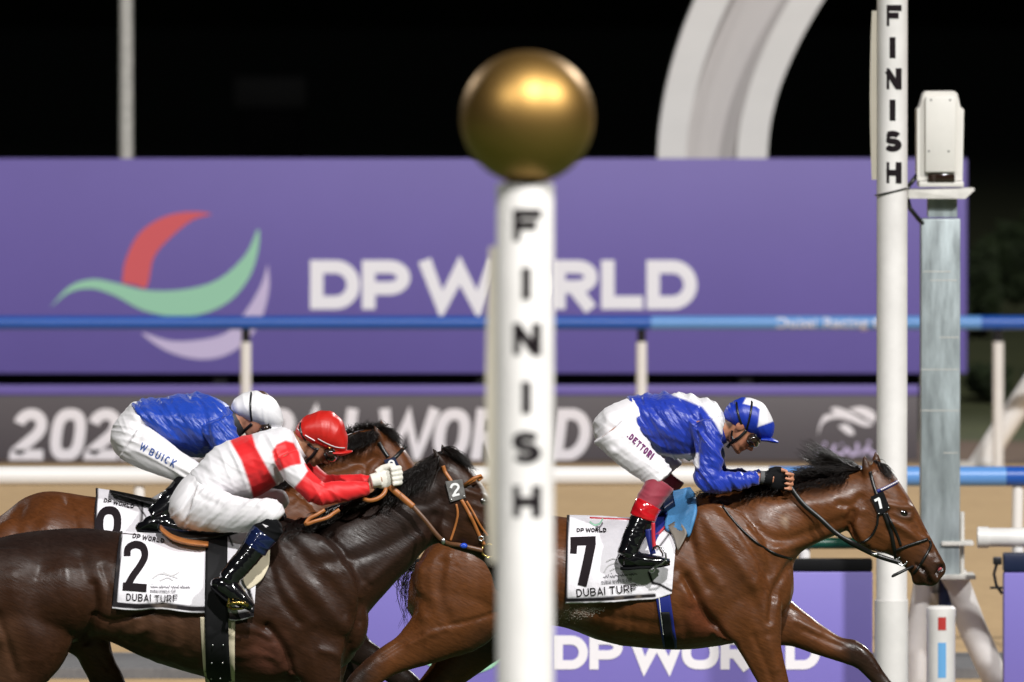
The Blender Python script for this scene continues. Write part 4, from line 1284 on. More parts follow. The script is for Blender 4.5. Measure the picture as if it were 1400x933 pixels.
H9['ears'] = [((511, 580), (524, 612, -.045), 15), ((520, 572), (529, 602, .05), 14)]
H9['sculpt'] = [
    ([(92, 677), (100, 700), (104, 720)], 6, -.007), ([(30, 690), (24, 712), (22, 735)], 9, -.006), ([(80, 680), (70, 700), (64, 720)], 12, .006),
    ([(400, 680), (450, 668), (500, 650)], 10, .006), ([(420, 650), (470, 640), (510, 626)], 6, -.006), ([(500, 640), (498, 660), (506, 690)], 5, -.010), ([(480, 630), (500, 634), (512, 624)], 6, -.006), ([(404, 690), (430, 670), (470, 672)], 6, -.006),
]
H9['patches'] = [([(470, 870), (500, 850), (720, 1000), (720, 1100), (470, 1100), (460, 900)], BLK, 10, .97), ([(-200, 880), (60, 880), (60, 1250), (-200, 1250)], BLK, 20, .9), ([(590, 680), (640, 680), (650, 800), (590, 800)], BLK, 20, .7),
                 ([(16, 692), (36, 680), (64, 672), (54, 690), (30, 714), (24, 712)], (0.075, 0.026, 0.010), 2.5, .75), ([(509, 576), (514, 576), (522, 604), (512, 604)], BLK, 4, .8)]
H9['eye'] = (572, 655)
H9['hair'] = [
    ([(520, 586), (500, 586), (475, 594), (440, 612)], [(530, 582), (505, 578), (470, 584), (430, 604)], 200, (.6, 1.2), .003, (0, -.03)),
    ([(520, 588), (495, 592), (470, 600), (430, 620)], [(508, 605), (485, 612), (462, 620), (418, 640)], 420, (.5, 1.15), .0034, (-.02, -.12)),
    ([(518, 585), (526, 586), (534, 592)], [(538, 594), (546, 602), (550, 612)], 150, (.5, 1.15), .0028, (0, -.05)),
    ([(430, 628), (390, 652), (350, 668)], [(420, 645), (380, 672), (340, 684)], 260, (.5, 1.1), .0034, (-.05, -.14)),
]
H9['tail'] = [((-62, 765), [(-110, 790), (-160, 850), (-170, 930)], 110)]

for D in (H7, H2, H9):
    make_horse(D)

# ------------------------------------------------------------------ tack
def resample(pl, n):
    pl = crom(pl, 8) if len(pl) > 2 else np.array(pl, float)
    d = np.concatenate([[0], np.cumsum(np.hypot(*np.diff(pl, axis=0).T))])
    t = np.linspace(0, d[-1], n)
    return np.stack([np.interp(t, d, pl[:, 0]), np.interp(t, d, pl[:, 1])], 1)


def patch(A, B, bv, Y, lift, nu, nv, smooth=0, fold=0.0, seed=0, close_bottom=False, both=False, bridge=False):
    """a sheet lying on a body: rows run from outline A to outline B"""
    a = resample(A, nu); b = resample(B, nu)
    G = np.zeros((nv, nu, 3))
    for j in range(nv):
        for i in range(nu):
            q = a[i] + (b[i] - a[i]) * j / (nv - 1)
            G[j, i] = hit(bv, q[0], q[1], Y, lift)
            p = P(q[0], q[1], Y)
            G[j, i, 0] = p.x; G[j, i, 2] = p.z
    G0 = G[:, :, 1].copy()
    for _ in range(smooth):
        H = G[:, :, 1].copy()
        H[1:-1, 1:-1] = (G[:-2, 1:-1, 1] + G[2:, 1:-1, 1] + G[1:-1, :-2, 1] + G[1:-1, 2:, 1]) / 4
        H = np.minimum(H, G0 + 0.004)
        G[:, :, 1] = H
    if fold:
        Q = np.stack([G[:, :, 0] * 7 + seed, G[:, :, 2] * 3.2, G[:, :, 1] * 0], -1).reshape(-1, 3)
        w_ = vnoise(Q).reshape(nv, nu) + .5 * vnoise(Q * 2.7).reshape(nv, nu)
        G[:, :, 1] -= fold * (w_ + .6) * np.linspace(.15, 1, nv)[:, None]
    mb = MB()

    def grid(Gx, flip):
        o = len(mb.v)
        n_, m_ = Gx.shape[:2]
        mb.v += [tuple(q) for q in Gx.reshape(-1, 3)]
        for j in range(n_ - 1):
            for i in range(m_ - 1):
                k = o + j * m_ + i
                f = (k, k + m_, k + m_ + 1, k + 1)
                mb.f.append(f if not flip else f[::-1])
    if bridge or both:
        F = G.copy(); F[:, :, 1] = 2 * Y - G[:, :, 1]
    if bridge:
        top = G[0].copy(); top[:, 1] = Y; top[:, 2] += 0.006
        grid(np.concatenate([F[::-1], top[None], G]), False)
    elif close_bottom:
        bot = G[-1].copy(); bot[:, 1] = Y; bot[:, 2] -= 0.008
        grid(np.concatenate([G, bot[None]] + ([F[::-1]] if both else [])), False)
    else:
        grid(G, False)
        if both: grid(F, True)
    return mb


def raw_mesh(mb, name):
    me = mb.mesh(name)
    return me


def mesh_bvh(me):
    return BVHTree.FromPolygons([v.co[:] for v in me.vertices], [p.vertices[:] for p in me.polygons])


def onto(bv, Y, lift=0.003):
    return lambda x, y, k: hit(bv, x, y, Y, lift + .0004 * k, 1.2)


def saddle_cloth(D, T, B, label, black, num, nu, nv, fold, seed, lift=.016):
    Y = D['Y']
    mb = patch(T, B, D['bvh'], Y, lift, nu, nv, 14, fold, seed, bridge=True)
    me = mb.mesh('cloth')
    Q = project(coords(me))
    C = np.tile(np.array([[0.77, 0.745, 0.79]]), (len(Q), 1))
    for pl, wd in black:
        d = seg_dist(Q, pl)
        C = mix(C, (0.012, 0.010, 0.012), np.clip((wd - d) / 1.2 + .5, 0, 1))
    bv = mesh_bvh(me)
    V = coords(me)
    grime = np.clip(vnoise(V * np.array([9, 4, 14]) + seed) + .5 * vnoise(V * 40) - .45, 0, 1)
    C = mix(C, (0.42, 0.33, 0.26), grime * .45)
    setcol(me, C)
    root = thing('saddle_cloth', P(T[len(T) // 2][0], T[len(T) // 2][1], Y), label, 'saddle cloth', 'numbered saddle cloths')
    o = link('fabric', me, M['cloth'], root)
    # the sheet already hangs clear of the coat; give it its thickness inwards
    solid(o, .004, 1.0 if False else -1.0)
    D['cloth_bvh'] = bv
    D['cloth'] = root
    return root


def squiggle(mb, org, L, cap, fn, seed, wd, ang):
    rnd = random.Random(seed)
    ca, sa = math.cos(R(ang)), math.sin(R(ang))
    x = 0
    k = 0
    while x < L:
        n = rnd.choice([2, 3, 4])
        pts = []
        for i in range(n * 3):
            pts.append((x + i * .55 * cap * .5, (0.15 + .35 * (i % 2) + (rnd.random() * .5 if i % 3 == 0 else 0)) * cap))
        if rnd.random() < .5: pts.append((pts[-1][0] + .1 * cap, cap * 1.1))
        P2 = [(org[0] + a * ca + b * sa, org[1] + a * sa - b * ca) for a, b in pts]
        strip(mb, P2, wd, fn, k, seg=1.5); k += 1
        if rnd.random() < .7:
            a, b = x + cap * .5, cap * rnd.choice([-.35, 1.25])
            q = (org[0] + a * ca + b * sa, org[1] + a * sa - b * ca)
            strip(mb, [(q[0] - wd * .5, q[1]), (q[0] + wd * .5, q[1])], wd, fn, k); k += 1
        x = pts[-1][0] + .35 * cap


# ---- horse 7
Y = H7['Y']
c7 = saddle_cloth(H7, [(775, 706), (818, 707), (861, 709), (900, 702), (926, 700)], [(772, 821), (821, 819), (872, 815.5), (894, 814), (917, 807)],
                  'white number 7 saddle cloth with black edging on the leading horse', [([(775, 700), (773, 740), (771.5, 821)], 4.2), ([(771, 821), (821, 819.5), (894, 814.5)], 3.0), ([(887, 783), (892, 797), (903, 800), (912, 805), (918, 808)], 1.8), ([(921, 722), (906, 742), (898, 752)], 1.2)], 7, 100, 70, .012, 3)
f = onto(H7['cloth_bvh'], Y)
mb = MB()
strip(mb, [(779.5, 737.2), (814, 736.4)], 11.2, f, 0, seg=2.5, across=5)
strip(mb, [(784.2, 742), (783.4, 753)], 9, f, 1, seg=2.5, across=4)
strip(mb, [(807.6, 741), (801, 772), (795.3, 796)], 12.6, f, 2, seg=2.5, across=5)
link('number', mb, M['ink'], c7, False)
mb = MB(); text(mb, 'DUBAI TURF', (788, 811), 10.4, f, wr=.74, t=.135, gap=.17, ang=-4.9, seg=2); link('race_title', mb, M['ink'], c7, False)
mb = MB(); text(mb, 'DP WORLD', (788, 725.5), 5.0, f, wr=.92, t=.24, gap=.14, ang=1, seg=1.5); link('sponsor_title', mb, M['ink'], c7, False)
mb = MB(); text(mb, 'DUBAI WORLD CUP', (822, 794), 4.2, f, wr=.56, t=.16, gap=.15, ang=-5.4, seg=1.5, k0=2)
squiggle(mb, (824, 786.5), 40, 5, f, 4, .9, -5.0)
link('small_title', mb, M['ink_grey'], c7, False)
mb = MB()
for i, pl in enumerate(([(825, 778), (830, 770), (840, 766), (850, 768)], [(833, 776), (842, 772), (852, 776), (858, 770)], [(828, 764), (838, 760), (848, 764)])):
    strip(mb, crom(pl, 4), 1.6, f, i, seg=1.5)
link('horse_emblem', mb, M['ink_pale'], c7, False)
mb = MB()
for pl, mt in (([(806, 713), (813, 717), (820, 715), (824, 709)], 'logo_green'), ([(814, 719), (820, 719), (824, 714)], 'ink_grey')):
    mb = MB(); strip(mb, crom(pl, 4), 1.8, f, 0, seg=1.5); link('swoosh', mb, M[mt], c7, False)

bv = H7['bvh']
s7 = thing('saddle', P(895, 705, Y), 'navy racing saddle with red piping and blue girth on the leading horse', 'saddle', 'racing saddles')
mb = MB(); mb.loft([((862, 706), (863, 710), .11), ((880, 702), (882, 712), .13), ((900, 688), (904, 708), .13), ((920, 675), (924, 694), .10)], Y, sub=5, n=24)
link('seat', mb, M['navy'], s7)
mb = MB(); strap(mb, [(806, 708), (835, 709.5), (868, 710.5), (884, 709)], 3.4, H7['cloth_bvh'], Y, .004, .003); link('red_edge', mb, M['red_trim'], s7)
mb = patch([(880, 704), (884, 718), (888, 740), (892, 752)], [(912, 684), (916.5, 700), (908, 718), (898, 728)], bv, Y, .030, 14, 12, 6)
solid(link('flap', mb, M['girth_blue'], s7), .006)
mb = MB(); strap(mb, [(911, 682), (917, 698), (913, 712), (902, 724), (896, 729)], 3.2, bv, Y, .034, .006); link('flap_piping', mb, M['red_trim'], s7)
mb = patch([(920.5, 671), (917, 690), (911, 706), (908, 720), (912, 724)], [(943.5, 666.5), (952, 691), (948, 712), (941.5, 731), (938, 728)], bv, Y, .028, 18, 14, 8, .004, 5)
solid(link('blue_pad', mb, M['pad_blue'], s7), .012)
mb = patch([(911, 718), (918, 728), (923, 740), (925, 748)], [(928, 708), (935, 718), (938, 727), (926.5, 748.5)], bv, Y, .034, 10, 8, 4, .004, 8)
solid(link('grey_patch', mb, M['patch_grey'], s7), .006)
mb = patch([(894, 798), (900, 840), (905, 868), (907.5, 885)], [(914, 807), (919, 845), (922.5, 868), (925, 885)], bv, Y, .010, 22, 8, 6)
# rows run across the strap here: rebuild as a long strap that wraps below the belly
mb = patch([(893.5, 798), (914.5, 808)], [(906.5, 885.5), (925.5, 885.5)], bv, Y, .010, 8, 24, 4, close_bottom=True, both=True)
g = link('girth', mb, M['girth_blue'], s7); solid(g, .005)
mb = patch([(902, 832), (914, 832)], [(909, 884), (922, 884)], bv, Y, .015, 6, 16, 4)
solid(link('girth_sleeve', mb, M['girth_black'], g), .004)
mb = MB()
for i, (x, y) in enumerate(((899, 842), (903, 862), (906, 880))):
    pass
strip(mb, [(899.5, 812), (902.5, 838), (906, 862)], 1.0, onto(bv, Y, .0155), 0, seg=3); link('stitching', mb, M['white_num'], g, False)
YS = Y - .40
mb = MB(); ribbon(mb, [P(893, 715, YS), P(893.5, 735, YS), P(895, 751, YS)], .016, .005); link('stirrup_leather', mb, M['red_trim'], s7)
mb = MB(); ribbon(mb, [P(885, 724, YS + .03), P(889, 742, YS + .03), P(893, 758, YS + .03)], .026, .005); link('stirrup_leather', mb, M['girth_blue'], s7)
mb = MB(); mb.tube([P(893, 750, YS - .01), P(898, 746.5, YS - .02), P(905, 749, YS - .03), P(910, 757, YS - .035), P(910.5, 765, YS - .035), P(905, 771, YS - .03), P(895, 775.5, YS - .02), P(890, 776, YS + .03), P(896, 772, YS + .09), P(906, 768, YS + .09), P(906, 757, YS + .08), P(899, 747, YS + .03), P(893, 750, YS - .01)], .0045, 8)
link('stirrup_iron', mb, M['steel'], s7)
mb = MB(); mb.ball(P(891, 779, YS + .02), (.014, .012, .014)); link('buckle', mb, M['steel'], s7)

b7 = thing('bridle', P(1190, 650, Y), 'black leather bridle with white-studded browband on the leading horse', 'bridle', 'racing bridles')


def straps(root, Y, bv, mat, items, mats=None):
    for nm, pl, wd in items:
        mb = MB(); strap(mb, pl, wd, bv, Y, .005, .004)
        mf = MB(); mf.add([(x, 2 * Y - y, z) for x, y, z in mb.v], mb.f)
        link(nm, mb, M[mat], root); link(nm, mf, M[mat], root)


straps(b7, Y, bv, 'leather_black', [
    ('headpiece', [(1189, 644), (1192, 656), (1196, 670), (1201, 684)], 4.4), ('cheek_strap', [(1207, 700), (1213, 715), (1218, 730), (1221, 745), (1225, 764)], 5.2), ('cheek_strap', [(1211, 700), (1219, 716), (1226, 731), (1231, 745)], 3.4),
    ('throat_strap', [(1199, 702), (1198, 716), (1191, 731), (1181, 739), (1172, 742)], 3.2), ('noseband', [(1224, 752), (1236, 747), (1252, 741.5), (1268, 736.5)], 3.8), ('noseband', [(1270, 738), (1272, 746), (1264, 761), (1254, 777), (1248, 784)], 3.6)])
mb = MB(); strap(mb, [(1198, 671), (1208, 667), (1218, 662.5), (1227, 658)], 4.6, bv, Y, .005, .004); bb = link('browband', mb, M['girth_blue'], b7)
mf = MB(); strap(mf, [(1198, 671), (1208, 667), (1218, 662.5), (1227, 658)], 4.6, bv, Y, .005, .004); mf.v = [(x, 2 * Y - y, z) for x, y, z in mf.v]; link('browband', mf, M['girth_blue'], b7)
mb = MB()
for i in range(11):
    u = i / 10
    p = hit(bv, 1204 + 22 * u, 668.8 - 10.4 * u, Y, .010); mb.ball(p, .0042, n=8)
link('white_studs', mb, M['logo_white'], bb)


def plate(root, quad, bv, Y, mat, ch, chq, lift=.012):
    cy = min(hit(bv, x, y, Y, lift).y for x, y in quad)
    ys = [hit(bv, x, y, Y, lift).y * .35 + cy * .65 for x, y in quad]
    fr = [P(x, y, Y) for x, y in quad]
    mb = MB()
    V_ = [(p.x, yy, p.z) for p, yy in zip(fr, ys)]
    mb.add(V_ + [(a, b_ + .006, c) for a, b_, c in V_], [(0, 1, 2, 3), (7, 6, 5, 4), (0, 4, 5, 1), (1, 5, 6, 2), (2, 6, 7, 3), (3, 7, 4, 0)])
    bp = BVHTree.FromPolygons(V_, [(0, 1, 2), (0, 2, 3)])
    o = link('number_plate', mb, M[mat], root, False)
    fn = lambda x, y, k: hit(bp, x, y, Y, .002 + .0004 * k)
    mb = MB()
    for i, (pl, wd) in enumerate(chq):
        strip(mb, pl, wd, fn, i)
    link('number', mb, M['white_num'], o, False)
    for x, y in quad[2:]:
        mb = MB(); cx_ = sum(q[0] for q in quad) / 4; cy_ = sum(q[1] for q in quad) / 4
        mb.ball(hit(bp, x + (cx_ - x) * .18, y + (cy_ - y) * .18, Y, .002), .0042, n=8); link('rivet', mb, M['steel'], o)
    return o


plate(b7, [(1189, 678), (1206.5, 670.5), (1216, 694), (1200, 704)], bv, Y, 'black_paint', '7', [([(1194.5, 683.5), (1201.5, 679.8)], 3.6), ([(1200.5, 680.5), (1203.5, 694)], 3.6)])
mb = MB()


def ring(mb, c, r, th, Y_, tilt=0, n=22, sq=1.0):
    u = FPX / Y_
    pts = []
    for i in range(n + 1):
        a = 2 * math.pi * i / n
        pts.append(P(c[0] + r * math.cos(a) * sq, c[1] + r * math.sin(a), Y_))
    mb.tube(pts, th, 8)


hy = hit(bv, 1234, 767, Y, .008).y
ring(mb, (1233.5, 767), 6.2, .0042, hy); link('bit_ring', mb, M['steel'], b7)
mb = MB(); mb.tube([P(1219, 789, hy - .02), P(1222, 787, hy - .02), P(1249, 774, hy - .005)], [.004, .007, .006], 8); link('bit_prong', mb, M['leather_black'], b7)
mb = MB(); ring(mb, (1223, 745.5), 3.0, .0028, hy - .012); link('buckle', mb, M['steel'], b7)
hx, hyy = 1078, 664
mb = MB(); ribbon(mb, [P(1077, 661, Y - .125), P(1096, 687, Y - .135), P(1121, 709, Y - .14), P(1144, 730, Y - .135), P(1168, 744, Y - .125), P(1192, 757, hy - .006), P(1218, 766, hy - .006), P(1231, 770, hy)], .021, .004)
link('rein', mb, M['leather_black'], b7)
mb = MB(); ribbon(mb, [P(1077, 661, Y + .125), P(1096, 687, Y + .135), P(1144, 730, Y + .135), P(1192, 757, 2 * Y - hy + .006), P(1231, 770, 2 * Y - hy)], .021, .004)
link('rein', mb, M['leather_black'], b7)
mb = MB(); mb.box(tuple(P(1191, 760, hy - .012)), tuple(P(1201, 756, hy - .006) + Vector((0, .004, 0)))); link('buckle', mb, M['steel'], b7)
mb = MB(); strap(mb, [(984, 684), (996, 702), (1014, 722), (1036, 741), (1060, 755), (1083, 763)], 3.0, bv, Y, .006, .004, True)
tag(link('neck_strap', mb, M['leather_black']), 'thin black strap running from withers to chest of the leading horse', 'neck strap')

# ---- horse 2
Y = H2['Y']; bv = H2['bvh']
c2 = saddle_cloth(H2, [(165, 728), (225, 731), (290, 723), (358, 712)], [(157, 826.5), (190, 829), (222, 827), (262, 832), (292, 833), (322, 843), (349, 838)],
                  'white number 2 saddle cloth on the dark horse, creased beside the boot', [([(164, 722), (161, 770), (156.5, 827)], 4.0), ([(156, 827), (190, 829.5), (222, 827.5), (262, 832.5), (292, 833.5)], 3.6), ([(312, 842), (322, 843), (349, 838.5)], 5.0), ([(362, 712), (338, 760), (334, 785), (341, 812), (349, 838)], 2.8), ([(311, 729), (318, 746)], 1.4)], 2, 110, 70, .016, 11)
f = onto(H2['cloth_bvh'], Y)
mb = MB()
strip(mb, crom([(176.6, 757), (177.5, 747), (187, 742.5), (197.5, 746), (200.5, 757), (195, 769), (185, 783), (178.5, 795)], 5), 9.2, f, 0, seg=2.5, across=4)
strip(mb, [(171.5, 796.5), (204, 798.8)], 10.5, f, 1, seg=2.5, across=4)
link('number', mb, M['ink'], c2, False)
mb = MB(); text(mb, 'DUBAI', (176.5, 815.5), 9.6, f, wr=.66, t=.135, gap=.17, ang=2, seg=2); text(mb, 'TURF', (215, 818), 9.6, f, wr=.68, t=.135, gap=.17, ang=-1, seg=2, k0=9); link('race_title', mb, M['ink'], c2, False)
mb = MB(); text(mb, 'DP WORLD', (182, 734.5), 5.2, f, wr=.92, t=.22, gap=.2, ang=9, seg=1.5); link('sponsor_title', mb, M['ink'], c2, False)
mb = MB(); text(mb, 'DUBAI WORLD CUP', (209, 804.5), 3.4, f, wr=.6, t=.17, gap=.15, ang=.5, seg=1.5); squiggle(mb, (209, 799), 40, 4.6, f, 9, .8, 1); link('small_title', mb, M['ink_grey'], c2, False)
mb = MB()
for i, pl in enumerate(([(212, 786), (222, 780), (234, 782), (246, 786)], [(226, 778), (238, 782), (248, 778)], [(222, 789), (232, 785), (240, 789)])):
    strip(mb, crom(pl, 4), 1.7, f, i, seg=1.5)
link('horse_emblem', mb, M['ink_pale'], c2, False)

s2 = thing('saddle', P(290, 728, Y), 'small saddle with tan edge, cream pad and black girth on the dark horse', 'saddle', 'racing saddles')
mb = MB(); mb.loft([((216, 717), (219, 727), .11), ((232, 722), (236, 737), .14), ((262, 726), (266, 745), .16), ((300, 718), (308, 742), .16), ((350, 700), (356, 728), .14), ((384, 690), (390, 712), .10)], Y, sub=5, n=24)
link('seat', mb, M['leather_black'], s2)
mb = MB(); mb.loft([((219, 718), (222, 729), .13, -.05), ((236, 728.5), (238, 740), .16, -.06), ((258, 735), (259, 745.5), .18, -.065), ((286, 738), (286, 749), .18, -.07)], Y, sub=5, n=24)
link('seat_edge', mb, M['leather_tan'], s2)
mb = patch([(341, 735), (338, 760), (334, 788), (341, 801)], [(371, 736), (370, 764), (361, 787), (343, 801.5)], bv, Y, .022, 20, 14, 6, .002, 4)
solid(link('felt_pad', mb, M['pad_cream'], s2), .012)
mb = patch([(276.5, 838), (324, 842)], [(281, 938), (322, 938)], bv, Y, .008, 8, 24, 4, close_bottom=True, both=True)
solid(link('girth_pad', mb, M['pad_cream'], s2), .008)
mb = patch([(283, 730), (312, 728)], [(283.5, 939), (317, 939)], bv, Y, .030, 8, 44, 10, close_bottom=True, both=True)
g = link('girth', mb, M['girth_black'], s2); solid(g, .005)
for yy, xs in ((874, (293.5, 307.5)), (897, (292.5, 307)), (918, (291.5, 304))):
    for x in xs:
        mb = MB(); mb.ball(hit(bv, x, yy, Y, .032), .004, n=8); link('stud', mb, M['steel'], g)
YS = Y - .44
mb = MB()
pts = [P(312, 827, YS - .02), P(318, 824, YS - .03), P(330, 824.5, YS - .03), P(338, 827, YS - .02), P(338, 829, YS + .03), P(330, 832, YS + .06), P(318, 832.5, YS + .06), P(312, 829, YS + .03), P(312, 827, YS - .02)]
mb.tube(pts, .007, 8)
mb.tube([P(312, 827, YS), P(316, 800, YS + .05), P(322, 780, YS + .07)], .005, 8)
link('stirrup_iron', mb, M['brass'], s2)

b2 = thing('bridle', P(600, 640, Y), 'tan leather bridle with grey number 2 plate on the dark horse', 'bridle', 'racing bridles')
straps(b2, Y, bv, 'leather_tan', [
    ('headpiece', [(606, 636), (609, 645), (614, 652), (620, 662)], 5), ('cheek_strap', [(631, 682), (640, 698), (648, 714), (655, 730), (662, 744)], 4.6), ('cheek_strap', [(638, 684), (648, 701), (657, 718), (667, 732)], 3.0),
    ('throat_strap', [(624, 688), (626, 702), (622, 720), (616, 738)], 3.0), ('browband', [(633, 664), (642, 659), (650, 655), (657, 653)], 4.0)])
plate(b2, [(609, 657), (632, 654), (637, 679), (616, 685)], bv, Y, 'plate_grey', '2', [(crom([(616.5, 666), (619, 661.5), (624.5, 661), (627, 665), (623, 671), (619.5, 677.5)], 4), 3.2), ([(618.5, 676.8), (628.5, 674.2)], 3.2)])
mb = MB(); mb.tube([hit(bv, 634, 663, Y, .01), P(648, 654, Y - .12), P(657, 650.5, Y - .1), P(659, 653, Y - .08), P(654, 657, Y - .1)], .007, 8); link('brow_loop', mb, M['leather_tan'], b2)
hy = hit(bv, 664, 753, Y, .012).y
mb = MB(); pts = [P(660, 747, hy), P(668, 744, hy), P(677, 746, hy), P(678, 752, hy), P(673, 761, hy), P(667, 763, hy), P(660, 758, hy), P(659, 752, hy), P(660, 747, hy)]
mb.tube(pts, .0048, 8); link('bit_ring', mb, M['brass'], b2)
mb = MB(); ring(mb, (658, 736.5), 3.2, .003, hit(bv, 658, 736, Y, .012).y); link('buckle', mb, M['steel'], b2)
mb = MB(); ribbon(mb, [P(531, 660, Y - .15), P(536, 668, Y - .155), P(550, 680, Y - .16), P(565, 693, Y - .165)], .026, .005); link('rein_grip', mb, M['leather_tan'], b2)
mb = MB(); ribbon(mb, [P(562, 690, Y - .162), P(580, 710, Y - .165), P(606, 740, Y - .15), P(630, 746, hy - .01), P(660, 753, hy - .004)], .019, .005); link('rein', mb, M['leather_brown'], b2)
mb = MB(); ribbon(mb, [P(531, 660, Y + .15), P(565, 693, Y + .165), P(606, 740, Y + .15), P(660, 753, 2 * Y - hy)], .019, .005); link('rein', mb, M['leather_brown'], b2)
mb = MB(); mb.ball(P(634, 746.5, hy - .012), (.016, .011, .012)); link('bead', mb, M['blue_stone'], b2)
mb = MB(); mb.ball(P(606, 740, Y - .155), (.010, .008, .014)); link('rein_stop', mb, M['steel'], b2)
mb = MB(); ribbon(mb, [P(529, 664, Y - .15), P(525, 675, Y - .17), P(516, 682, Y - .18), P(505, 684.5, Y - .18), P(496, 682, Y - .17)], .017, .005); link('rein_loop', mb, M['leather_tan'], b2)
mb = MB(); ribbon(mb, [P(464, 697, Y - .225), P(456, 702, Y - .23), P(447, 708, Y - .24), P(430, 713, Y - .25), P(418, 717, Y - .25), P(423, 709, Y - .245), P(433, 704, Y - .24), P(444, 697, Y - .23)], .015, .005); link('rein_end', mb, M['leather_tan'], b2)

# ---- horse 9
Y = H9['Y']; bv = H9['bvh']
c9 = saddle_cloth(H9, [(131, 669), (160, 674), (205, 684), (245, 686)], [(134, 800), (180, 806), (250, 810)],
                  'white saddle cloth numbered 9 on the farthest horse, lower half hidden', [([(131, 660), (128.5, 700), (133, 800)], 4.4), ([(192, 676), (194.5, 690), (193, 720)], 1.6), ([(186, 688), (193, 698), (199, 706)], 1.1)], 9, 52, 44, .005, 21)
f = onto(H9['cloth_bvh'], Y)
mb = MB(); strip(mb, [tuple(q) for q in sup(151, 713, 12.2, 17, 2.5)], 10, f, 0, seg=2.5, across=4)
strip(mb, [(163, 714), (162, 740), (150, 752), (140, 746)], 9, f, 1, seg=2.5, across=3)
link('number', mb, M['ink'], c9, False)
mb = MB(); text(mb, 'DP WORLD', (142.5, 686), 5.2, f, wr=.9, t=.22, gap=.16, ang=12, seg=1.5); link('sponsor_title', mb, M['ink'], c9, False)
s9 = thing('saddle', P(220, 686, Y), 'black saddle with pale grey pad on the farthest horse', 'saddle', 'racing saddles')
mb = MB(); mb.loft([((150, 670), (151, 674), .09), ((175, 675), (177, 681), .12), ((205, 681), (207, 690), .14), ((240, 682), (244, 700), .14), ((285, 670), (290, 696), .12)], Y, sub=5, n=24); link('seat', mb, M['leather_black'], s9)
mb = patch([(206, 682), (214, 677), (222, 672)], [(208, 684.5), (218, 684.5), (227, 684)], bv, Y, .04, 10, 6, 3)
solid(link('grey_pad', mb, M['ink_pale'], s9), .01)
b9 = thing('bridle', P(522, 600, Y), 'black bridle with skull-white number badge below the farthest horse\'s ear', 'bridle', 'racing bridles')
b9['label'] = 'black bridle with round white-marked badge below the ear of the farthest horse'
straps(b9, Y, bv, 'leather_black', [('headpiece', [(518, 604), (524, 614), (531, 624)], 5.5), ('browband', [(534, 629), (541, 624), (548, 617), (555, 610)], 5.0), ('cheek_strap', [(538, 640), (550, 670), (562, 700)], 4.5)])
plate(b9, [(525, 628), (540, 624), (549, 641), (534, 647)], bv, Y, 'navy', '9', [([tuple(q) for q in sup(535.5, 632.5, 3.4, 3.6, 2.2, 14)], 2.6), ([(539, 633), (541.5, 639), (538, 642.5)], 2.8)])
mb = MB(); ribbon(mb, [P(450, 652, Y - .15), P(500, 690, Y - .16), P(560, 730, Y - .12), P(604, 748, Y - .09)], .02, .004); link('rein', mb, M['leather_black'], b9)

# dried sweat and kicked-up specks on the flank behind the number 7 cloth
mb = MB(); rnd = random.Random(5); Y = H7['Y']
for i in range(300):
    t = rnd.random()
    x = 772 + 50 * t + rnd.gauss(0, 5); y = 828 + 20 * (1 - t) * rnd.random() + rnd.gauss(0, 2.5)
    if y < 823 and x < 900: continue
    p = hit(H7['bvh'], x, y, Y, .0006)
    r_ = rnd.uniform(.0008, .0024)
    mb.ball(p, (r_ * rnd.uniform(1, 2.5), .0008, r_), Matrix.Rotation(rnd.uniform(-1, 1), 3, 'Y'), 6)
tag(link('sweat_foam', mb, material('dry_sweat', (0.36, 0.30, 0.25), .8), H7['root']), kind='stuff')

# ------------------------------------------------------------------ jockeys
SK = (0.40, 0.185, 0.115)


def fold(me, amp, u_deg, lu, lv, seed=0, pl=None):
    """cloth folds that run along u_deg (picture degrees), lengths in px"""
    V = coords(me); N = normals(me); Q = project(V)
    a = R(u_deg)
    u = (Q[:, 0] * math.cos(a) + Q[:, 1] * math.sin(a)) / lu
    v = (-Q[:, 0] * math.sin(a) + Q[:, 1] * math.cos(a)) / lv
    warp = vnoise(np.stack([u * .7 + seed, v * .25, V[:, 1] * 4], 1)) * 1.2
    n1 = vnoise(np.stack([u, v + warp, V[:, 1] * 5 + seed], 1))
    n2 = vnoise(np.stack([u * 1.7 + 9, v * 2.1 + warp, V[:, 1] * 9 + seed], 1))
    r_ = (1 - np.abs(n1)) ** 2 * 1.3 + .45 * n2 - .6
    if pl is not None:
        r_ = r_ * soft(Q, pl, 12)
    setco(me, V + N * (amp * r_)[:, None])


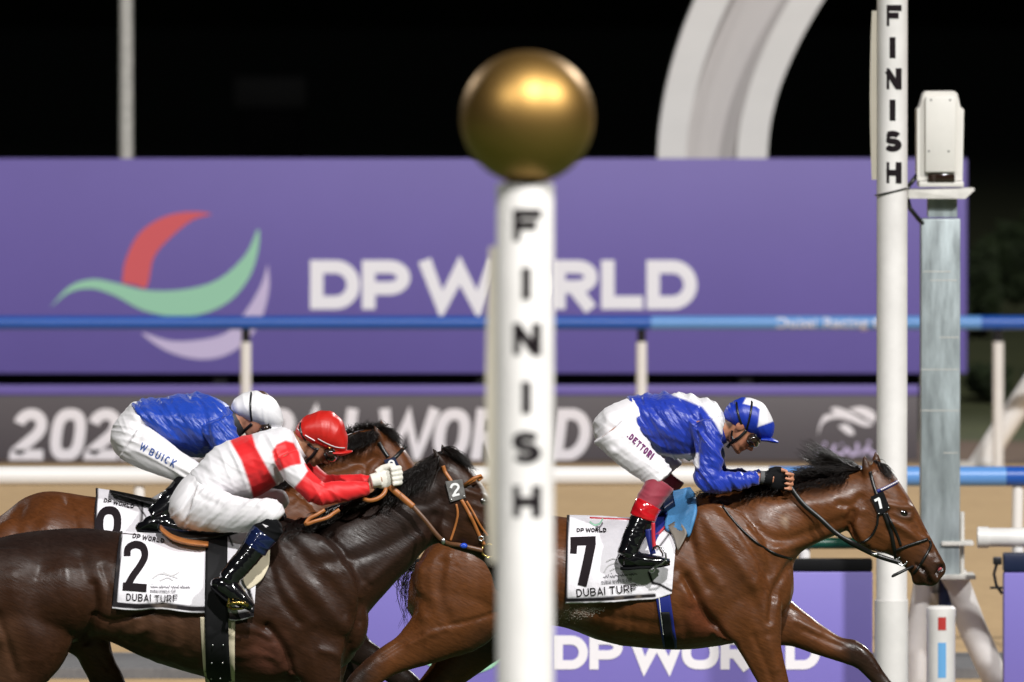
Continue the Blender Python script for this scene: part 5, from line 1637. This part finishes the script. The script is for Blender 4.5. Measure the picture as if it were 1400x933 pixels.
class Head:
    """a head in its own frame: a forward, b up, c sideways (cm), brow at px (x, y)"""

    def __init__(s, brow, down, Y, scale=1.0):
        s.o = P(brow[0], brow[1], Y)
        d = Vector((down[0], 0, -down[1])).normalized()
        s.up = -d
        s.fw = Vector((-s.up.z * -1, 0, 0))
        # forward is down turned towards the direction of travel (+x) and the ground
        s.fw = Vector((d.z * -1, 0, d.x)) if False else Vector((-d.z, 0, d.x))
        s.k = 0.01 * scale

    def p(s, a, b, c=0):
        return s.o + s.fw * (a * s.k) + s.up * (b * s.k) + Vector((0, c * s.k, 0))

    def M(s):
        m = Matrix((s.fw, Vector((0, 1, 0)), s.up)).transposed()
        return m

    def ell(s, mb, a, b, c, r, n=14):
        mb.ball(s.p(a, b, c), [q * s.k for q in r], s.M(), n)

    def loft(s, mb, st, n=24, sub=4):
        arr = crom(st, sub)
        rings = []
        for b, f, bk, hw in arr:
            cen = (f + bk) / 2; ra = max((f - bk) / 2, .2)
            rings.append([s.p(cen + ra * math.cos(2 * math.pi * k / n), b, hw * math.sin(2 * math.pi * k / n)) for k in range(n)])
        mb.rings(rings)

    def build(s, mb):
        s.loft(mb, [(6.3, -6, -12, 3), (5.4, -3.6, -15.5, 5.2), (3.8, -1.6, -17.6, 6.6), (1.8, -.1, -18.4, 7.2), (.2, .45, -18.6, 7.4), (-1.6, -.7, -18, 7.0), (-4, -.1, -16, 6.7), (-6, -.3, -12.4, 6.2), (-7.4, .2, -11, 5.7), (-8.6, -.3, -10, 5.2), (-10, .35, -8.5, 4.4), (-11.1, -.6, -6.5, 3.2)])
        # nose
        mb.rings([[s.p(f + .1 + ra * math.cos(t), b, hw * math.sin(t)) for t in np.linspace(0, 2 * math.pi, 12, endpoint=False)] for b, f, ra, hw in ((-.6, -.5, .7, .8), (-2, .2, .8, .9), (-3.6, .9, 1.0, 1.2), (-4.8, 1.3, 1.2, 1.6), (-5.5, .9, 1.0, 1.6), (-5.9, .2, .6, 1.2))])
        s.ell(mb, 1.9, -4.7, 0, (.9, .8, .8))
        for c in (-1, 1):
            s.ell(mb, .7, -5.2, 1.35 * c, (.9, .6, .6))
            s.ell(mb, -9.6, -2.6, 7.2 * c, (2.0, .75, 3.1))
            s.ell(mb, -10.2, -2.2, 7.9 * c, (1.5, .45, 2.6))
            s.ell(mb, -1.0, -2.6, 4.6 * c, (1.6, 1.8, 1.0))
        s.ell(mb, -.2, -7.0, 0, (1.0, 2.3, .55)); s.ell(mb, -.4, -8.0, 0, (1.0, 2.1, .6)); s.ell(mb, -.5, -9.9, 0, (1.3, 2.1, 1.2))


def fist(mb, W, k, d, sy, grow=0.0, fingers=True, sc=1.0):
    """closed hand: W wrist point, k towards the knuckles, d towards the little finger, sy the outer side"""
    k = Vector(k).normalized(); d = Vector(d).normalized()
    out = Vector((0, sy, 0))
    Mx = Matrix((k, out, d)).transposed()
    mb.ball(W + k * .045 * sc, (.052 * sc + grow, .019 + grow, .043 * sc + grow), Mx, 14)
    mb.ball(W + k * .075 * sc + out * .003, (.024 + grow, .017 + grow, .041 * sc + grow), Mx, 12)
    if not fingers: return
    for i, ln in enumerate((.96, 1.0, .95, .8)):
        b = W + k * .082 * sc + d * ((-.033 + .0215 * i) * sc) + out * .004
        pts = [b - k * .03, b, b + k * .026 * ln - out * .008, b + k * .036 * ln - out * .026, b + k * .020 * ln - out * .040, b - k * .004 - out * .040]
        mb.tube(pts, [r_ * sc + grow for r_ in (.0095, .0102, .0096, .0092, .0086, .0072)], 10)
    t = W + k * .02 - d * .028
    mb.tube([t - k * .01, t + k * .02 - d * .014, t + k * .048 - d * .018 - out * .012, t + k * .072 - d * .014 - out * .024], [r_ + grow for r_ in (.014, .0125, .0108, .0085)], 10)


def jockey(D):
    Y = D['Y']
    root = thing('person', P(D['base'][0], D['base'][1], Y), D['label'], 'person', 'jockeys crouched over their horses')
    far = D.get('far_off', (0, 0)); faro = D.get('far_arm', (0, 0))
    H = Head(D['brow'], D['down'], Y, D.get('hs', 1.0))
    # ---- the body: one surface
    mb = MB()
    mb.loft(D['torso'], Y, grow=-.026)
    mb.loft(D['pelvis'], Y, grow=-.012)
    for sy in (1, -1):
        o = (0, 0) if sy == 1 else far
        oa = (0, 0) if sy == 1 else faro
        mb.limb(D['thigh'], Y, grow=-.010, sy=sy, off=o); mb.limb(D['shin'], Y, grow=-.009, sy=sy, off=o)
        mb.limb(D['foot'], Y, grow=-.007, sy=sy, off=o)
        mb.limb(D['upper'], Y, grow=-.026, sy=sy, off=oa); mb.limb(D['fore'], Y, grow=-.015, sy=sy, off=oa)
        e_ = D['fore'][0]; mb.ball(P(e_[0] + oa[0], e_[1] + oa[1], Y + sy * e_[4]), .026)
        w_ = D['fore'][-1]
        hs = D['hand']
        W = P(hs[0] + oa[0], hs[1] + oa[1], Y + sy * hs[2])
        mb.tube([P(w_[0] + oa[0], w_[1] + oa[1], Y + sy * w_[4]), W, W + Vector((hs[3][0], 0, -hs[3][1])).normalized() * .03], [.023, .022, .024], 12)
        fist(mb, W, (hs[3][0], hs[4] * sy * -1, -hs[3][1]), (hs[5][0], 0, -hs[5][1]), -1 if sy == 1 else 1, -.0012, True, D.get('hsc', 1))
    n0 = P(D['nape'][0], D['nape'][1], Y)
    mb.tube([n0, (n0 + H.p(-11, -4)) / 2, H.p(-10, -2)], [.062, .056, .058], 18)
    H.build(mb)
    me = remesh(mb, 0.0045, 4, .5)
    V = coords(me)
    Q = project(V)
    C = np.tile(np.array([D.get('skin', SK)]), (len(V), 1))
    C *= (1 + .10 * vnoise(V * 25))[:, None]

    def spot(p, r_, col, amt):
        nonlocal C
        d = np.sqrt(((V - np.array(p)) ** 2).sum(1))
        C = mix(C, col, np.clip(np.exp(-(d / r_) ** 2) * amt, 0, 1))
    spot(H.p(.4, -7.4), .017, (0.30, 0.075, 0.06), .6)
    spot(H.p(2, -4.8), .016, (0.46, 0.16, 0.11), .6)
    for c in (-1, 1): spot(H.p(-2, -4.8, 5.6 * c), .022, (0.46, 0.16, 0.10), .5); spot(H.p(-9.8, -2.4, 8 * c), .022, (0.44, 0.16, 0.11), .5)
    spot(H.p(.2, -7.45), .005, (0.05, 0.012, 0.01), .5)
    hairm = np.zeros(len(V))
    L = (V - np.array(H.o)) / H.k
    la = L @ np.array(H.fw); lb = L @ np.array(H.up)
    hairm = np.clip((-11.8 - la - .3 * (lb + 3)) / 1.0, 0, 1) * np.clip((lb + 8.5) / 1.0, 0, 1) * np.clip((-la + 30) / 5, 0, 1) * (la > -24)
    hairm = hairm * (np.hypot(la + 9, lb - 1) < 12)
    C = mix(C, (0.02, 0.013, 0.010), hairm * .85)
    setcol(me, C)
    body = link('body', me, M['skin'], root)
    bvb = BVHTree.FromPolygons([tuple(v) for v in V], [p.vertices[:] for p in me.polygons])
    # eyes behind the goggles
    for c in (-1, 1):
        mb = MB(); H.ell(mb, -1.55, -1.9, 3.1 * c, (1.2, 1.2, 1.2)); link('eye', mb, M['eyewhite'], body)
    # ---- jacket
    mb = MB()
    mb.loft(D['torso'], Y, grow=.003)
    for sy in (1, -1):
        oa = (0, 0) if sy == 1 else faro
        mb.limb(D['upper'], Y, grow=.002, sy=sy, off=oa); mb.limb(D['fore'], Y, grow=.002, sy=sy, off=oa)
        e_ = D['fore'][0]; mb.ball(P(e_[0] + oa[0] - 1, e_[1] + oa[1] - 1, Y + sy * e_[4]), (e_[2] * .48 * Y / FPX, .05, e_[2] * .48 * Y / FPX))
    me = remesh(mb, .0052, 5, .5)
    for fa in D['folds']: fold(me, *fa)
    sculpt(me, D.get('jsculpt', []))
    Q = project(coords(me))
    C = np.tile(np.array([D['silk']]), (len(Q), 1))
    for pl, col in D.get('jpatch', []):
        C = mix(C, col, soft(Q, pl, 1.4))
    setcol(me, C)
    link('jacket', me, M[D.get('jmat', 'silk')], root)
    jb = BVHTree.FromPolygons([tuple(v.co + ROOT[root.name]) for v in me.vertices], [p.vertices[:] for p in me.polygons])
    # ---- collar
    mb = MB(); mb.tube([n0 + (H.p(-11, -4) - n0) * -.15, n0 + (H.p(-11, -4) - n0) * .30], [.074, .066], 24)
    link('collar', mb, material('collar_cloth', D['collar'], .6), root, 'sharp')
    # ---- breeches
    mb = MB()
    mb.loft(D['pelvis'], Y, grow=.003)
    for sy in (1, -1):
        mb.limb(D['thigh'], Y, grow=.003, sy=sy, off=(0, 0) if sy == 1 else far)
    me = remesh(mb, .0055, 5, .5)
    for fa in D['bfolds']: fold(me, *fa)
    sculpt(me, D.get('bsculpt', []))
    link('breeches', me, M['breeches'], root)
    bb = BVHTree.FromPolygons([tuple(v.co + ROOT[root.name]) for v in me.vertices], [p.vertices[:] for p in me.polygons])
    # ---- legs and boots
    for sy in (1, -1):
        o = (0, 0) if sy == 1 else far
        for nm, st, mt, gr in D['legwear']:
            mb = MB(); mb.limb(st, Y, grow=gr, sy=sy, off=o, n=24)
            if nm == 'boot':
                mb.limb(D['foot'], Y, grow=.003, sy=sy, off=o, n=24)
                c = D['foot'][0]; mb.ball(P(c[0] + o[0], c[1] + o[1], Y + sy * c[4]), (.03, .03, .028))
                me = remesh(mb, .0045, 5, .5)
                fold(me, .0022, D['bootfold'], 22, 7, 3)
                bo = link('boot', me, M[mt], root)
                mb = MB()
                so = D['sole']
                for (x0, y0), (x1, y1) in zip(so, so[1:]): pass
                pts = resample(so, 14)
                rings = []
                for i, (x, y) in enumerate(pts):
                    hw = .030 + .012 * math.sin(math.pi * min(i / 9, 1))
                    if i == 13: hw = .015
                    c = P(x + o[0], y + o[1], Y + sy * D['foot'][1][4])
                    rings.append([(c.x, c.y - hw, c.z - .006), (c.x, c.y + hw, c.z - .006), (c.x, c.y + hw, c.z + .006), (c.x, c.y - hw, c.z + .006)])
                mb.rings(rings); link('sole', mb, M['sock_black'], bo)
            else:
                me = remesh(mb, .0045, 2, .4)
                fold(me, .003, 20, 22, 7, 5)
                link(nm, me, M[mt], root)
    # ---- gloves
    hs = D['hand']
    for sy in (1, -1):
        oa = (0, 0) if sy == 1 else faro
        W = P(hs[0] + oa[0], hs[1] + oa[1], Y + sy * hs[2])
        k = Vector((hs[3][0], hs[4] * sy * -1, -hs[3][1])).normalized()
        mb = MB()
        fist(mb, W, k, (hs[5][0], 0, -hs[5][1]), -1 if sy == 1 else 1, .0040, D['full_glove'], D.get('hsc', 1))
        if not D['full_glove']:
            d = Vector((hs[5][0], 0, -hs[5][1])).normalized()
            t = W + k * .02 - d * .028; ou = Vector((0, -sy, 0))
            mb.tube([t - k * .01, t + k * .02 - d * .014, t + k * .044 - d * .018 - ou * .010], [.0175, .016, .0142], 10)
            for i in range(4):
                b = W + k * .082 + d * (-.033 + .0215 * i) + Vector((0, -.004 * sy, 0))
                mb.tube([b - k * .03, b, b + k * .012 + Vector((0, .002 * sy, 0))], [.0125, .0132, .0128], 10)
        mb.tube([W - k * .02, W + k * .02], [.030, .033], 16)
        me = remesh(mb, .0036, 2, .4)
        link('glove', me, M[D['glove']], root)
        if D.get('cuff'):
            mb = MB(); mb.tube([W - k * .034, W - k * .006], [.0285, .0305], 20); link('cuff', mb, M[D['cuff']], root, 'sharp')
    # ---- helmet
    mb = MB(); mb.loft(D['helmet'], Y, n=32, sub=5)
    me = remesh(mb, .0045, 6, .5)
    fold(me, .0028, D.get('hfold', 70), 30, 8, 2)
    sculpt(me, D.get('hsculpt', []))
    Q = project(coords(me))
    C = np.tile(np.array([D['cap']]), (len(Q), 1))
    for pl, col in D.get('cpatch', []): C = mix(C, col, soft(Q, pl, 1.0))
    setcol(me, C)
    helm = link('helmet', me, M['helmet'], root)
    hb = BVHTree.FromPolygons([tuple(v.co + ROOT[root.name]) for v in me.vertices], [p.vertices[:] for p in me.polygons])
    mb = MB(); mb.loft(D['peak'], Y, n=24, sub=5)
    me = remesh(mb, .0035, 2, .4); setcol(me, np.tile(np.array([D['cap']]), (len(me.vertices), 1)))
    link('peak', me, M['helmet'], helm)
    for nm, pl, wd, mt in D['hstraps']:
        mb = MB(); strap(mb, pl, wd, hb, Y, .004, .003); mf = MB(); mf.add([(x, 2 * Y - y, z) for x, y, z in mb.v], mb.f); link(nm, mb, M[mt], helm); link(nm, mf, M[mt], helm)
    for pl, wd in D['chin']:
        mb = MB(); strap(mb, pl, wd, bvb, Y, .006, .004); link('chin_strap', mb, M['strap_black'], helm)
    # ---- goggles
    gg = MB(); 
    H.loft(gg, [(.3, .9, -4.5, 6.6), (-.6, 2.0, -5.5, 7.5), (-1.9, 2.3, -5.6, 7.7), (-3.1, 1.9, -5.2, 7.3), (-4.0, .8, -4.2, 6.2)], n=32)
    gl = link('goggles', gg, M['lens'], root)
    mb = MB()
    for b, f, bk, hw, th in ((.25, 1.2, -5.2, 7.0, .0042), (-4.0, 1.0, -4.8, 6.6, .0042)):
        mb.tube([H.p((f + bk) / 2 + (f - bk) / 2 * math.cos(t), b, hw * math.sin(t)) for t in np.linspace(-1.9, 1.9, 24)], th, 8)
    link('rim', mb, M['strap_black'], gl)
    D.update(root=root, H=H, jb=jb, bb=bb, hb=hb, bvb=bvb)
    return root


BLUE = (0.010, 0.034, 0.36)
WH = (0.78, 0.76, 0.79)
REDC = (0.72, 0.012, 0.016)

J7 = dict(Y=49.4, base=(885, 780), label='jockey in blue and white silks with maroon leggings, bent over the leading horse', brow=(1036, 602), down=(-.84, .54), nape=(980, 588),
          skin=(0.46, 0.20, 0.115), silk=BLUE, collar=(0.012, 0.03, 0.3), cap=BLUE, glove='glove_black', cuff='cuff_grey', full_glove=False)
J7['torso'] = [((858, 545), (880, 598), .150), ((882, 539.5), (905, 622), .168), ((916, 537.5), (930, 628), .178), ((945, 541), (955, 626), .188), ((968, 547), (968, 612), .19), ((984, 558), (979, 602), .14), ((991, 572), (985, 598), .075)]
J7['pelvis'] = [((866, 543), (884, 585), .15), ((856, 546), (872, 590), .15), ((838, 553.5), (868, 600), .165), ((820, 566), (858, 614), .165), ((811, 585), (846, 622), .14), ((814, 602), (836, 622), .09)]
J7['thigh'] = [(838, 585, 62, .095, -.10), (855, 606, 55, .09, -.155), (875, 628, 46, .08, -.2), (892, 642, 40, .07, -.245), (904, 655, 36, .064, -.27)]
J7['shin'] = [(906, 658, 36, .06, -.27), (893, 676, 34, .055, -.29), (882, 697, 31, .05, -.31), (872, 722, 29, .048, -.335), (861, 746, 27, .045, -.35), (856, 760, 27, .045, -.355)]
J7['foot'] = [(853, 766, 20, .036, -.355), (866, 766, 22, .042, -.358), (886, 767, 17, .044, -.362), (904, 768, 12, .042, -.365), (916, 768.5, 7, .028, -.365)]
J7['sole'] = [(848, 777), (860, 777.5), (873, 776), (886, 775.5), (902, 774), (916, 771)]
J7['upper'] = [(964, 574, 46, .062, -.16), (967, 600, 40, .06, -.195), (969, 628, 37, .056, -.22), (970, 652, 37, .054, -.23)]
J7['fore'] = [(967, 655, 34, .052, -.23), (986, 659, 30, .044, -.225), (1012, 657.5, 23, .036, -.19), (1037, 654, 15, .029, -.15)]
J7['hand'] = (1045.5, 657, .13, (1, .16), .22, (-.05, 1))
J7['far_off'] = (14, -9); J7['far_arm'] = (3, -3)
J7['folds'] = [(.0085, 50, 110, 13, 1), (.0048, 62, 80, 7, 5), (.0020, 20, 60, 9, 9)]
J7['jsculpt'] = [([(951, 584), (953, 605), (952, 625)], 4, -.012), ([(958, 560), (951, 584)], 4, -.006), ([(880, 560), (920, 600), (948, 612)], 6, .006), ([(884, 600), (920, 604), (948, 614)], 4, -.006), ([(972, 640), (985, 645)], 4, -.008), ([(975, 590), (985, 600)], 3, -.005)]
J7['jpatch'] = [([(912, 530), (945, 530), (975, 540), (995, 560), (996, 585), (990, 594), (986, 593.5), (976, 576), (960, 556.5), (937, 547), (920, 541)], WH), ([(898, 619), (925, 622), (955, 620), (956, 640), (900, 640)], WH)]
J7['bfolds'] = [(.0055, -25, 60, 9, 3), (.0025, 40, 50, 8, 8)]
J7['bsculpt'] = [([(868, 585), (858, 600), (842, 612)], 5, -.006), ([(880, 660), (900, 645), (915, 630)], 4, .005), ([(835, 565), (828, 590), (836, 615)], 9, .005)]
J7['legwear'] = [('legging', J7['shin'][0:1] + [(900, 666, 36, .06, -.28), (891, 679, 34, .056, -.295), (885, 690, 32.5, .053, -.305)], 'maroon', .003),
                 ('red_cuff', [(888, 688, 33, .054, -.305), (882.5, 698, 33, .054, -.315), (878.5, 709, 32, .052, -.32)], 'red_patent', .006),
                 ('boot', [(879.5, 708, 32, .052, -.32), (872, 724, 30, .049, -.335), (862, 746, 28, .046, -.35), (857, 760, 27, .045, -.355)], 'patent', .003)]
J7['bootfold'] = 10
J7['helmet'] = [((988.5, 566), (990, 575), .03), ((994, 555.5), (997, 581), .066), ((1005, 547.5), (1008, 588), .086), ((1018, 543.5), (1020, 595), .093), ((1033, 546.5), (1034, 600), .09), ((1045, 553), (1046, 602), .076), ((1053, 566), (1053, 601), .056), ((1058.5, 581), (1057, 595), .028)]
J7['hfold'] = 68
J7['peak'] = [((1040, 598), (1040, 603.5), .072), ((1049, 598), (1049, 604.5), .07), ((1057, 599.5), (1056.5, 606), .058), ((1064.5, 603.5), (1064, 606.5), .03)]
J7['cpatch'] = [([(1016, 552), (1022, 540), (1036, 538), (1050, 550), (1057, 566), (1058, 576), (1036, 584), (1039, 560), (1034, 556), (1024, 554)], WH)]
J7['hstraps'] = [('strap', [(1006.5, 549), (1008, 562), (1012, 576), (1018, 588)], 3.0, 'strap_black'), ('strap', [(1028, 547.5), (1026, 562), (1023, 576), (1019.5, 588)], 3.0, 'strap_black')]
J7['chin'] = [([(1020, 588), (1011, 597), (1002, 603), (994, 612)], 4.2), ([(1001, 588), (1000, 595), (1003, 602)], 2.6)]

J2 = dict(Y=47.6, base=(315, 830), label='jockey in white silks with red hoop and red cap on the dark brown horse', brow=(459, 622), down=(-.9, .43), nape=(400, 612),
          skin=(0.33, 0.16, 0.09), silk=WH, jmat='lycra', collar=WH, cap=(0.50, 0.014, 0.010), glove='glove_white', full_glove=True)
J2['torso'] = [((260, 648), (298, 680), .150), ((290, 616), (336, 683), .168), ((318, 602), (364, 672), .182), ((346, 593.5), (386, 658), .19), ((374, 587), (398, 642), .19), ((394, 588), (408, 628), .135), ((402, 596), (411, 620), .075)]
J2['pelvis'] = [((272, 640), (312, 682), .15), ((260, 648), (300, 686), .152), ((243, 664), (286, 708), .165), ((232, 684), (270, 722), .16), ((233, 704), (258, 724), .12), ((240, 716), (252, 723), .07)]
J2['thigh'] = [(262, 690, 66, .1, -.10), (290, 698, 60, .1, -.17), (320, 703, 50, .09, -.24), (350, 704, 42, .08, -.30), (370, 703, 40, .074, -.325), (379, 706, 30, .062, -.33), (383, 709, 18, .04, -.33)]
J2['shin'] = [(372, 712, 36, .058, -.33), (364, 727, 35, .053, -.34), (349, 748, 32, .05, -.36), (333, 768, 30, .048, -.375), (318, 785, 28, .045, -.385), (310, 794, 27, .044, -.39)]
J2['foot'] = [(298, 798, 22, .036, -.39), (306, 801, 30, .042, -.39), (320, 810, 26, .044, -.395), (333, 821, 18, .042, -.40), (345, 831, 8, .028, -.40)]
J2['sole'] = [(288, 803), (299, 812), (309, 820), (322, 825), (336, 831), (347, 837)]
J2['upper'] = [(390, 622, 40, .064, -.165), (400, 640, 36, .06, -.2), (417, 659, 33, .054, -.225), (434, 674, 34, .05, -.235)]
J2['fore'] = [(438, 676, 32, .05, -.235), (455, 674, 29, .044, -.22), (480, 671, 24, .037, -.195), (505, 667.5, 15, .029, -.165)]
J2['hsc'] = .92
J2['hand'] = (508, 667, .155, (1, -.20), .2, (.14, 1))
J2['far_off'] = (6, -14); J2['far_arm'] = (5, -10)
J2['folds'] = [(.0040, 62, 80, 13, 4), (.0022, 30, 60, 8, 7)]
J2['jsculpt'] = [([(380, 642), (384, 655), (386, 662)], 4, -.010), ([(376, 618), (381, 642)], 4, -.006), ([(412, 635), (425, 650), (440, 658)], 4, -.005)]
J2['jpatch'] = [([(315, 604), (320, 585), (342, 585), (350, 612), (370, 648), (378, 662), (374, 676), (347, 684), (342, 664), (330, 630)], REDC),
                ([(372, 618), (378, 608), (390, 602.5), (402, 606), (409, 619), (412, 634.5), (398, 637), (381, 644.5), (376, 634)], REDC),
                ([(402.5, 667), (412, 656), (420.5, 644), (416, 634), (440, 630), (530, 640), (530, 720), (420, 720)], REDC)]
J2['bfolds'] = [(.0042, -40, 90, 11, 6), (.0020, -55, 60, 6, 2)]
J2['bsculpt'] = [([(300, 688), (330, 688), (356, 690)], 5, .004), ([(262, 660), (275, 680), (300, 690)], 5, -.005), ([(285, 716), (310, 700), (330, 688)], 4, -.004), ([(318, 720), (336, 706), (350, 694)], 3, -.003), ([(258, 712), (280, 696)], 4, -.003)]
J2['legwear'] = [('sock', [(378, 709, 26, .05, -.33), (372, 714, 35, .058, -.335), (366, 724, 36, .055, -.34), (361, 731, 35.5, .053, -.345)], 'sock_black', .004),
                 ('navy_cuff', [(362.5, 728.5, 35, .052, -.345), (355, 739, 34, .051, -.355), (347, 751, 32.5, .05, -.36)], 'boot_navy', .005),
                 ('boot', [(349, 748, 32, .05, -.36), (333, 768, 30, .048, -.375), (318, 785, 28, .045, -.385), (310, 794, 27, .044, -.39)], 'patent', .003)]
J2['bootfold'] = 50
J2['helmet'] = [((404.5, 585), (405, 599), .04), ((410, 576), (412, 604), .07), ((420, 568), (424, 608), .086), ((434, 562.5), (438, 615), .096), ((449, 561.5), (452, 621), .094), ((462, 569), (464, 622), .082), ((470, 580), (470, 622), .064), ((475, 596), (474, 617), .036)]
J2['hfold'] = 105
J2['peak'] = [((455, 615), (455, 623), .078), ((465, 615.5), (465, 623.5), .074), ((474, 615.5), (473.5, 622), .058), ((482.5, 616), (482, 618.5), .03)]
J2['hsculpt'] = [([(406, 588), (420, 598), (440, 608), (462, 614), (476, 613)], 1.6, .004)]
J2['hstraps'] = [('strap', [(411.5, 577), (411, 586), (415, 597), (423, 606)], 3.2, 'strap_black'), ('piping', [(406.5, 585), (412, 590.5)], 1.2, 'logo_white'), ('piping', [(417.5, 594), (425, 598.5), (431, 602)], 1.3, 'logo_white'), ('piping', [(435, 599), (446, 605), (459, 610.5), (472, 612)], 1.3, 'ink_pale'), ('piping', [(449, 611), (456, 614), (463, 616)], 1.2, 'brass')]
J2['chin'] = [([(434, 613), (428, 622), (420, 630), (415, 637)], 4.6), ([(421, 606), (428, 612), (436, 614)], 3.4)]

J9 = dict(Y=50.5, base=(210, 725), label='jockey in royal blue silks and white cap on the farthest horse', brow=(371, 588), down=(-.9, .43), nape=(318, 578),
          skin=(0.42, 0.19, 0.12), silk=(0.007, 0.046, 0.37), collar=(0.03, 0.03, 0.035), cap=(0.76, 0.75, 0.77), glove='glove_black', full_glove=True)
J9['torso'] = [((180, 553), (203, 583), .150), ((206, 547), (228, 611), .168), ((240, 542), (262, 622), .18), ((270, 539.5), (285, 622), .19), ((297, 546), (302, 606), .188), ((314, 558), (312, 598), .13), ((321, 569), (319, 592), .075)]
J9['pelvis'] = [((190, 551), (212, 584), .15), ((181, 553), (206, 592), .152), ((165, 570), (200, 612), .165), ((154, 586), (190, 626), .16), ((152, 602), (178, 630), .12), ((157, 617), (170, 627), .07)]
J9['thigh'] = [(180, 601, 58, .098, -.10), (204, 617, 52, .094, -.16), (232, 633, 42, .082, -.215), (258, 645, 36, .072, -.26), (268, 650, 30, .06, -.27)]
J9['shin'] = [(262, 654, 32, .056, -.27), (246, 672, 31, .052, -.29), (226, 694, 30, .048, -.32), (210, 708, 27, .045, -.335)]
J9['foot'] = [(194, 722, 9, .03, -.34), (206, 716, 20, .04, -.34), (222, 716, 24, .044, -.345), (240, 720, 18, .042, -.35), (256, 724, 9, .028, -.35)]
J9['sole'] = [(188, 725), (198, 727), (212, 728), (226, 729), (240, 729.5), (256, 729)]
J9['upper'] = [(296, 575, 44, .064, -.165), (306, 598, 38, .06, -.2), (318, 624, 35, .054, -.22), (328, 646, 34, .05, -.23)]
J9['fore'] = [(326, 646, 32, .05, -.23), (352, 640, 28, .044, -.22), (385, 628, 22, .036, -.19), (412, 616, 15, .029, -.15)]
J9['hand'] = (416, 614, .14, (1, -.30), .2, (.1, 1))
J9['folds'] = [(.0100, 56, 100, 14, 14), (.0050, 44, 80, 7, 17), (.0020, 20, 60, 9, 19)]
J9['jsculpt'] = [([(278, 560), (284, 590), (286, 615)], 4, -.010), ([(270, 540), (277, 556)], 3, -.008), ([(200, 560), (240, 575), (276, 600)], 6, .005)]
J9['bfolds'] = [(.0050, 22, 90, 9, 23), (.002, 50, 50, 9, 28)]
J9['bsculpt'] = [([(196, 575), (190, 600), (176, 612)], 5, -.006), ([(210, 612), (240, 630), (262, 642)], 5, .004)]
J9['legwear'] = [('sock', [(266, 651, 30, .056, -.27), (256, 661, 32, .054, -.28), (249, 669, 31, .053, -.285)], 'sock_black', .004), ('boot', [(250, 667, 31, .052, -.285), (226, 694, 30, .048, -.32), (210, 708, 27, .045, -.335)], 'patent', .003)]
J9['bootfold'] = -30
J9['helmet'] = [((315.5, 556), (316, 566), .034), ((321, 546), (325, 570), .068), ((333, 537.5), (338, 577), .086), ((349, 534.5), (352, 585), .094), ((365, 538.5), (366, 588), .09), ((377, 549), (377, 588), .074), ((384.5, 563), (384, 586), .05), ((387, 573), (386.5, 580), .026)]
J9['hfold'] = 80
J9['peak'] = [((368, 583), (368, 588.5), .072), ((378, 583), (378, 589), .066), ((386, 584), (386, 588.5), .05), ((393, 585.5), (393, 587.5), .028)]
J9['hstraps'] = [('strap', [(344, 535.5), (343, 550), (343.5, 566), (345, 579)], 2.8, 'strap_black')]
J9['chin'] = [([(345, 579), (337, 586), (329, 593)], 4), ([(326, 574), (329, 583), (333, 590)], 2.8)]

for D in (J7, J2, J9):
    jockey(D)

# lettering on the breeches, one small emblem on the boot
fb = onto(J7['bb'], J7['Y'], .002)
mb = MB(); text(mb, '.DETTORI', (855.8, 594.8), 8.6, fb, wr=.62, t=.24, gap=.15, ang=43, seg=1.2, slant=-.12); link('lettering', mb, M['ink_plum'], J7['root'], False)
fb = onto(J9['bb'], J9['Y'], .002)
mb = MB(); text(mb, 'W', (192.5, 611.5), 10, fb, wr=.62, t=.15, gap=.15, ang=27, seg=1.2); text(mb, 'BUICK', (205.5, 618.5), 10, fb, wr=.62, t=.16, gap=.32, ang=26, seg=1.2, wmap={'I': .16})
link('lettering', mb, M['ink_blue'], J9['root'], False)
mb = MB()
zb = [(359, 717), (363, 718.5), (367, 719.5), (364, 721), (362, 720)]
yy = P(0, 0, J2['Y']).y - .402
mb.slab([(358.5, 716.5), (362.5, 718), (367.5, 719.6), (364, 720.4), (364.6, 722), (361.6, 719.8)], yy, .004)
link('sock_emblem', mb, M['logo_white'], J2['root'], False)
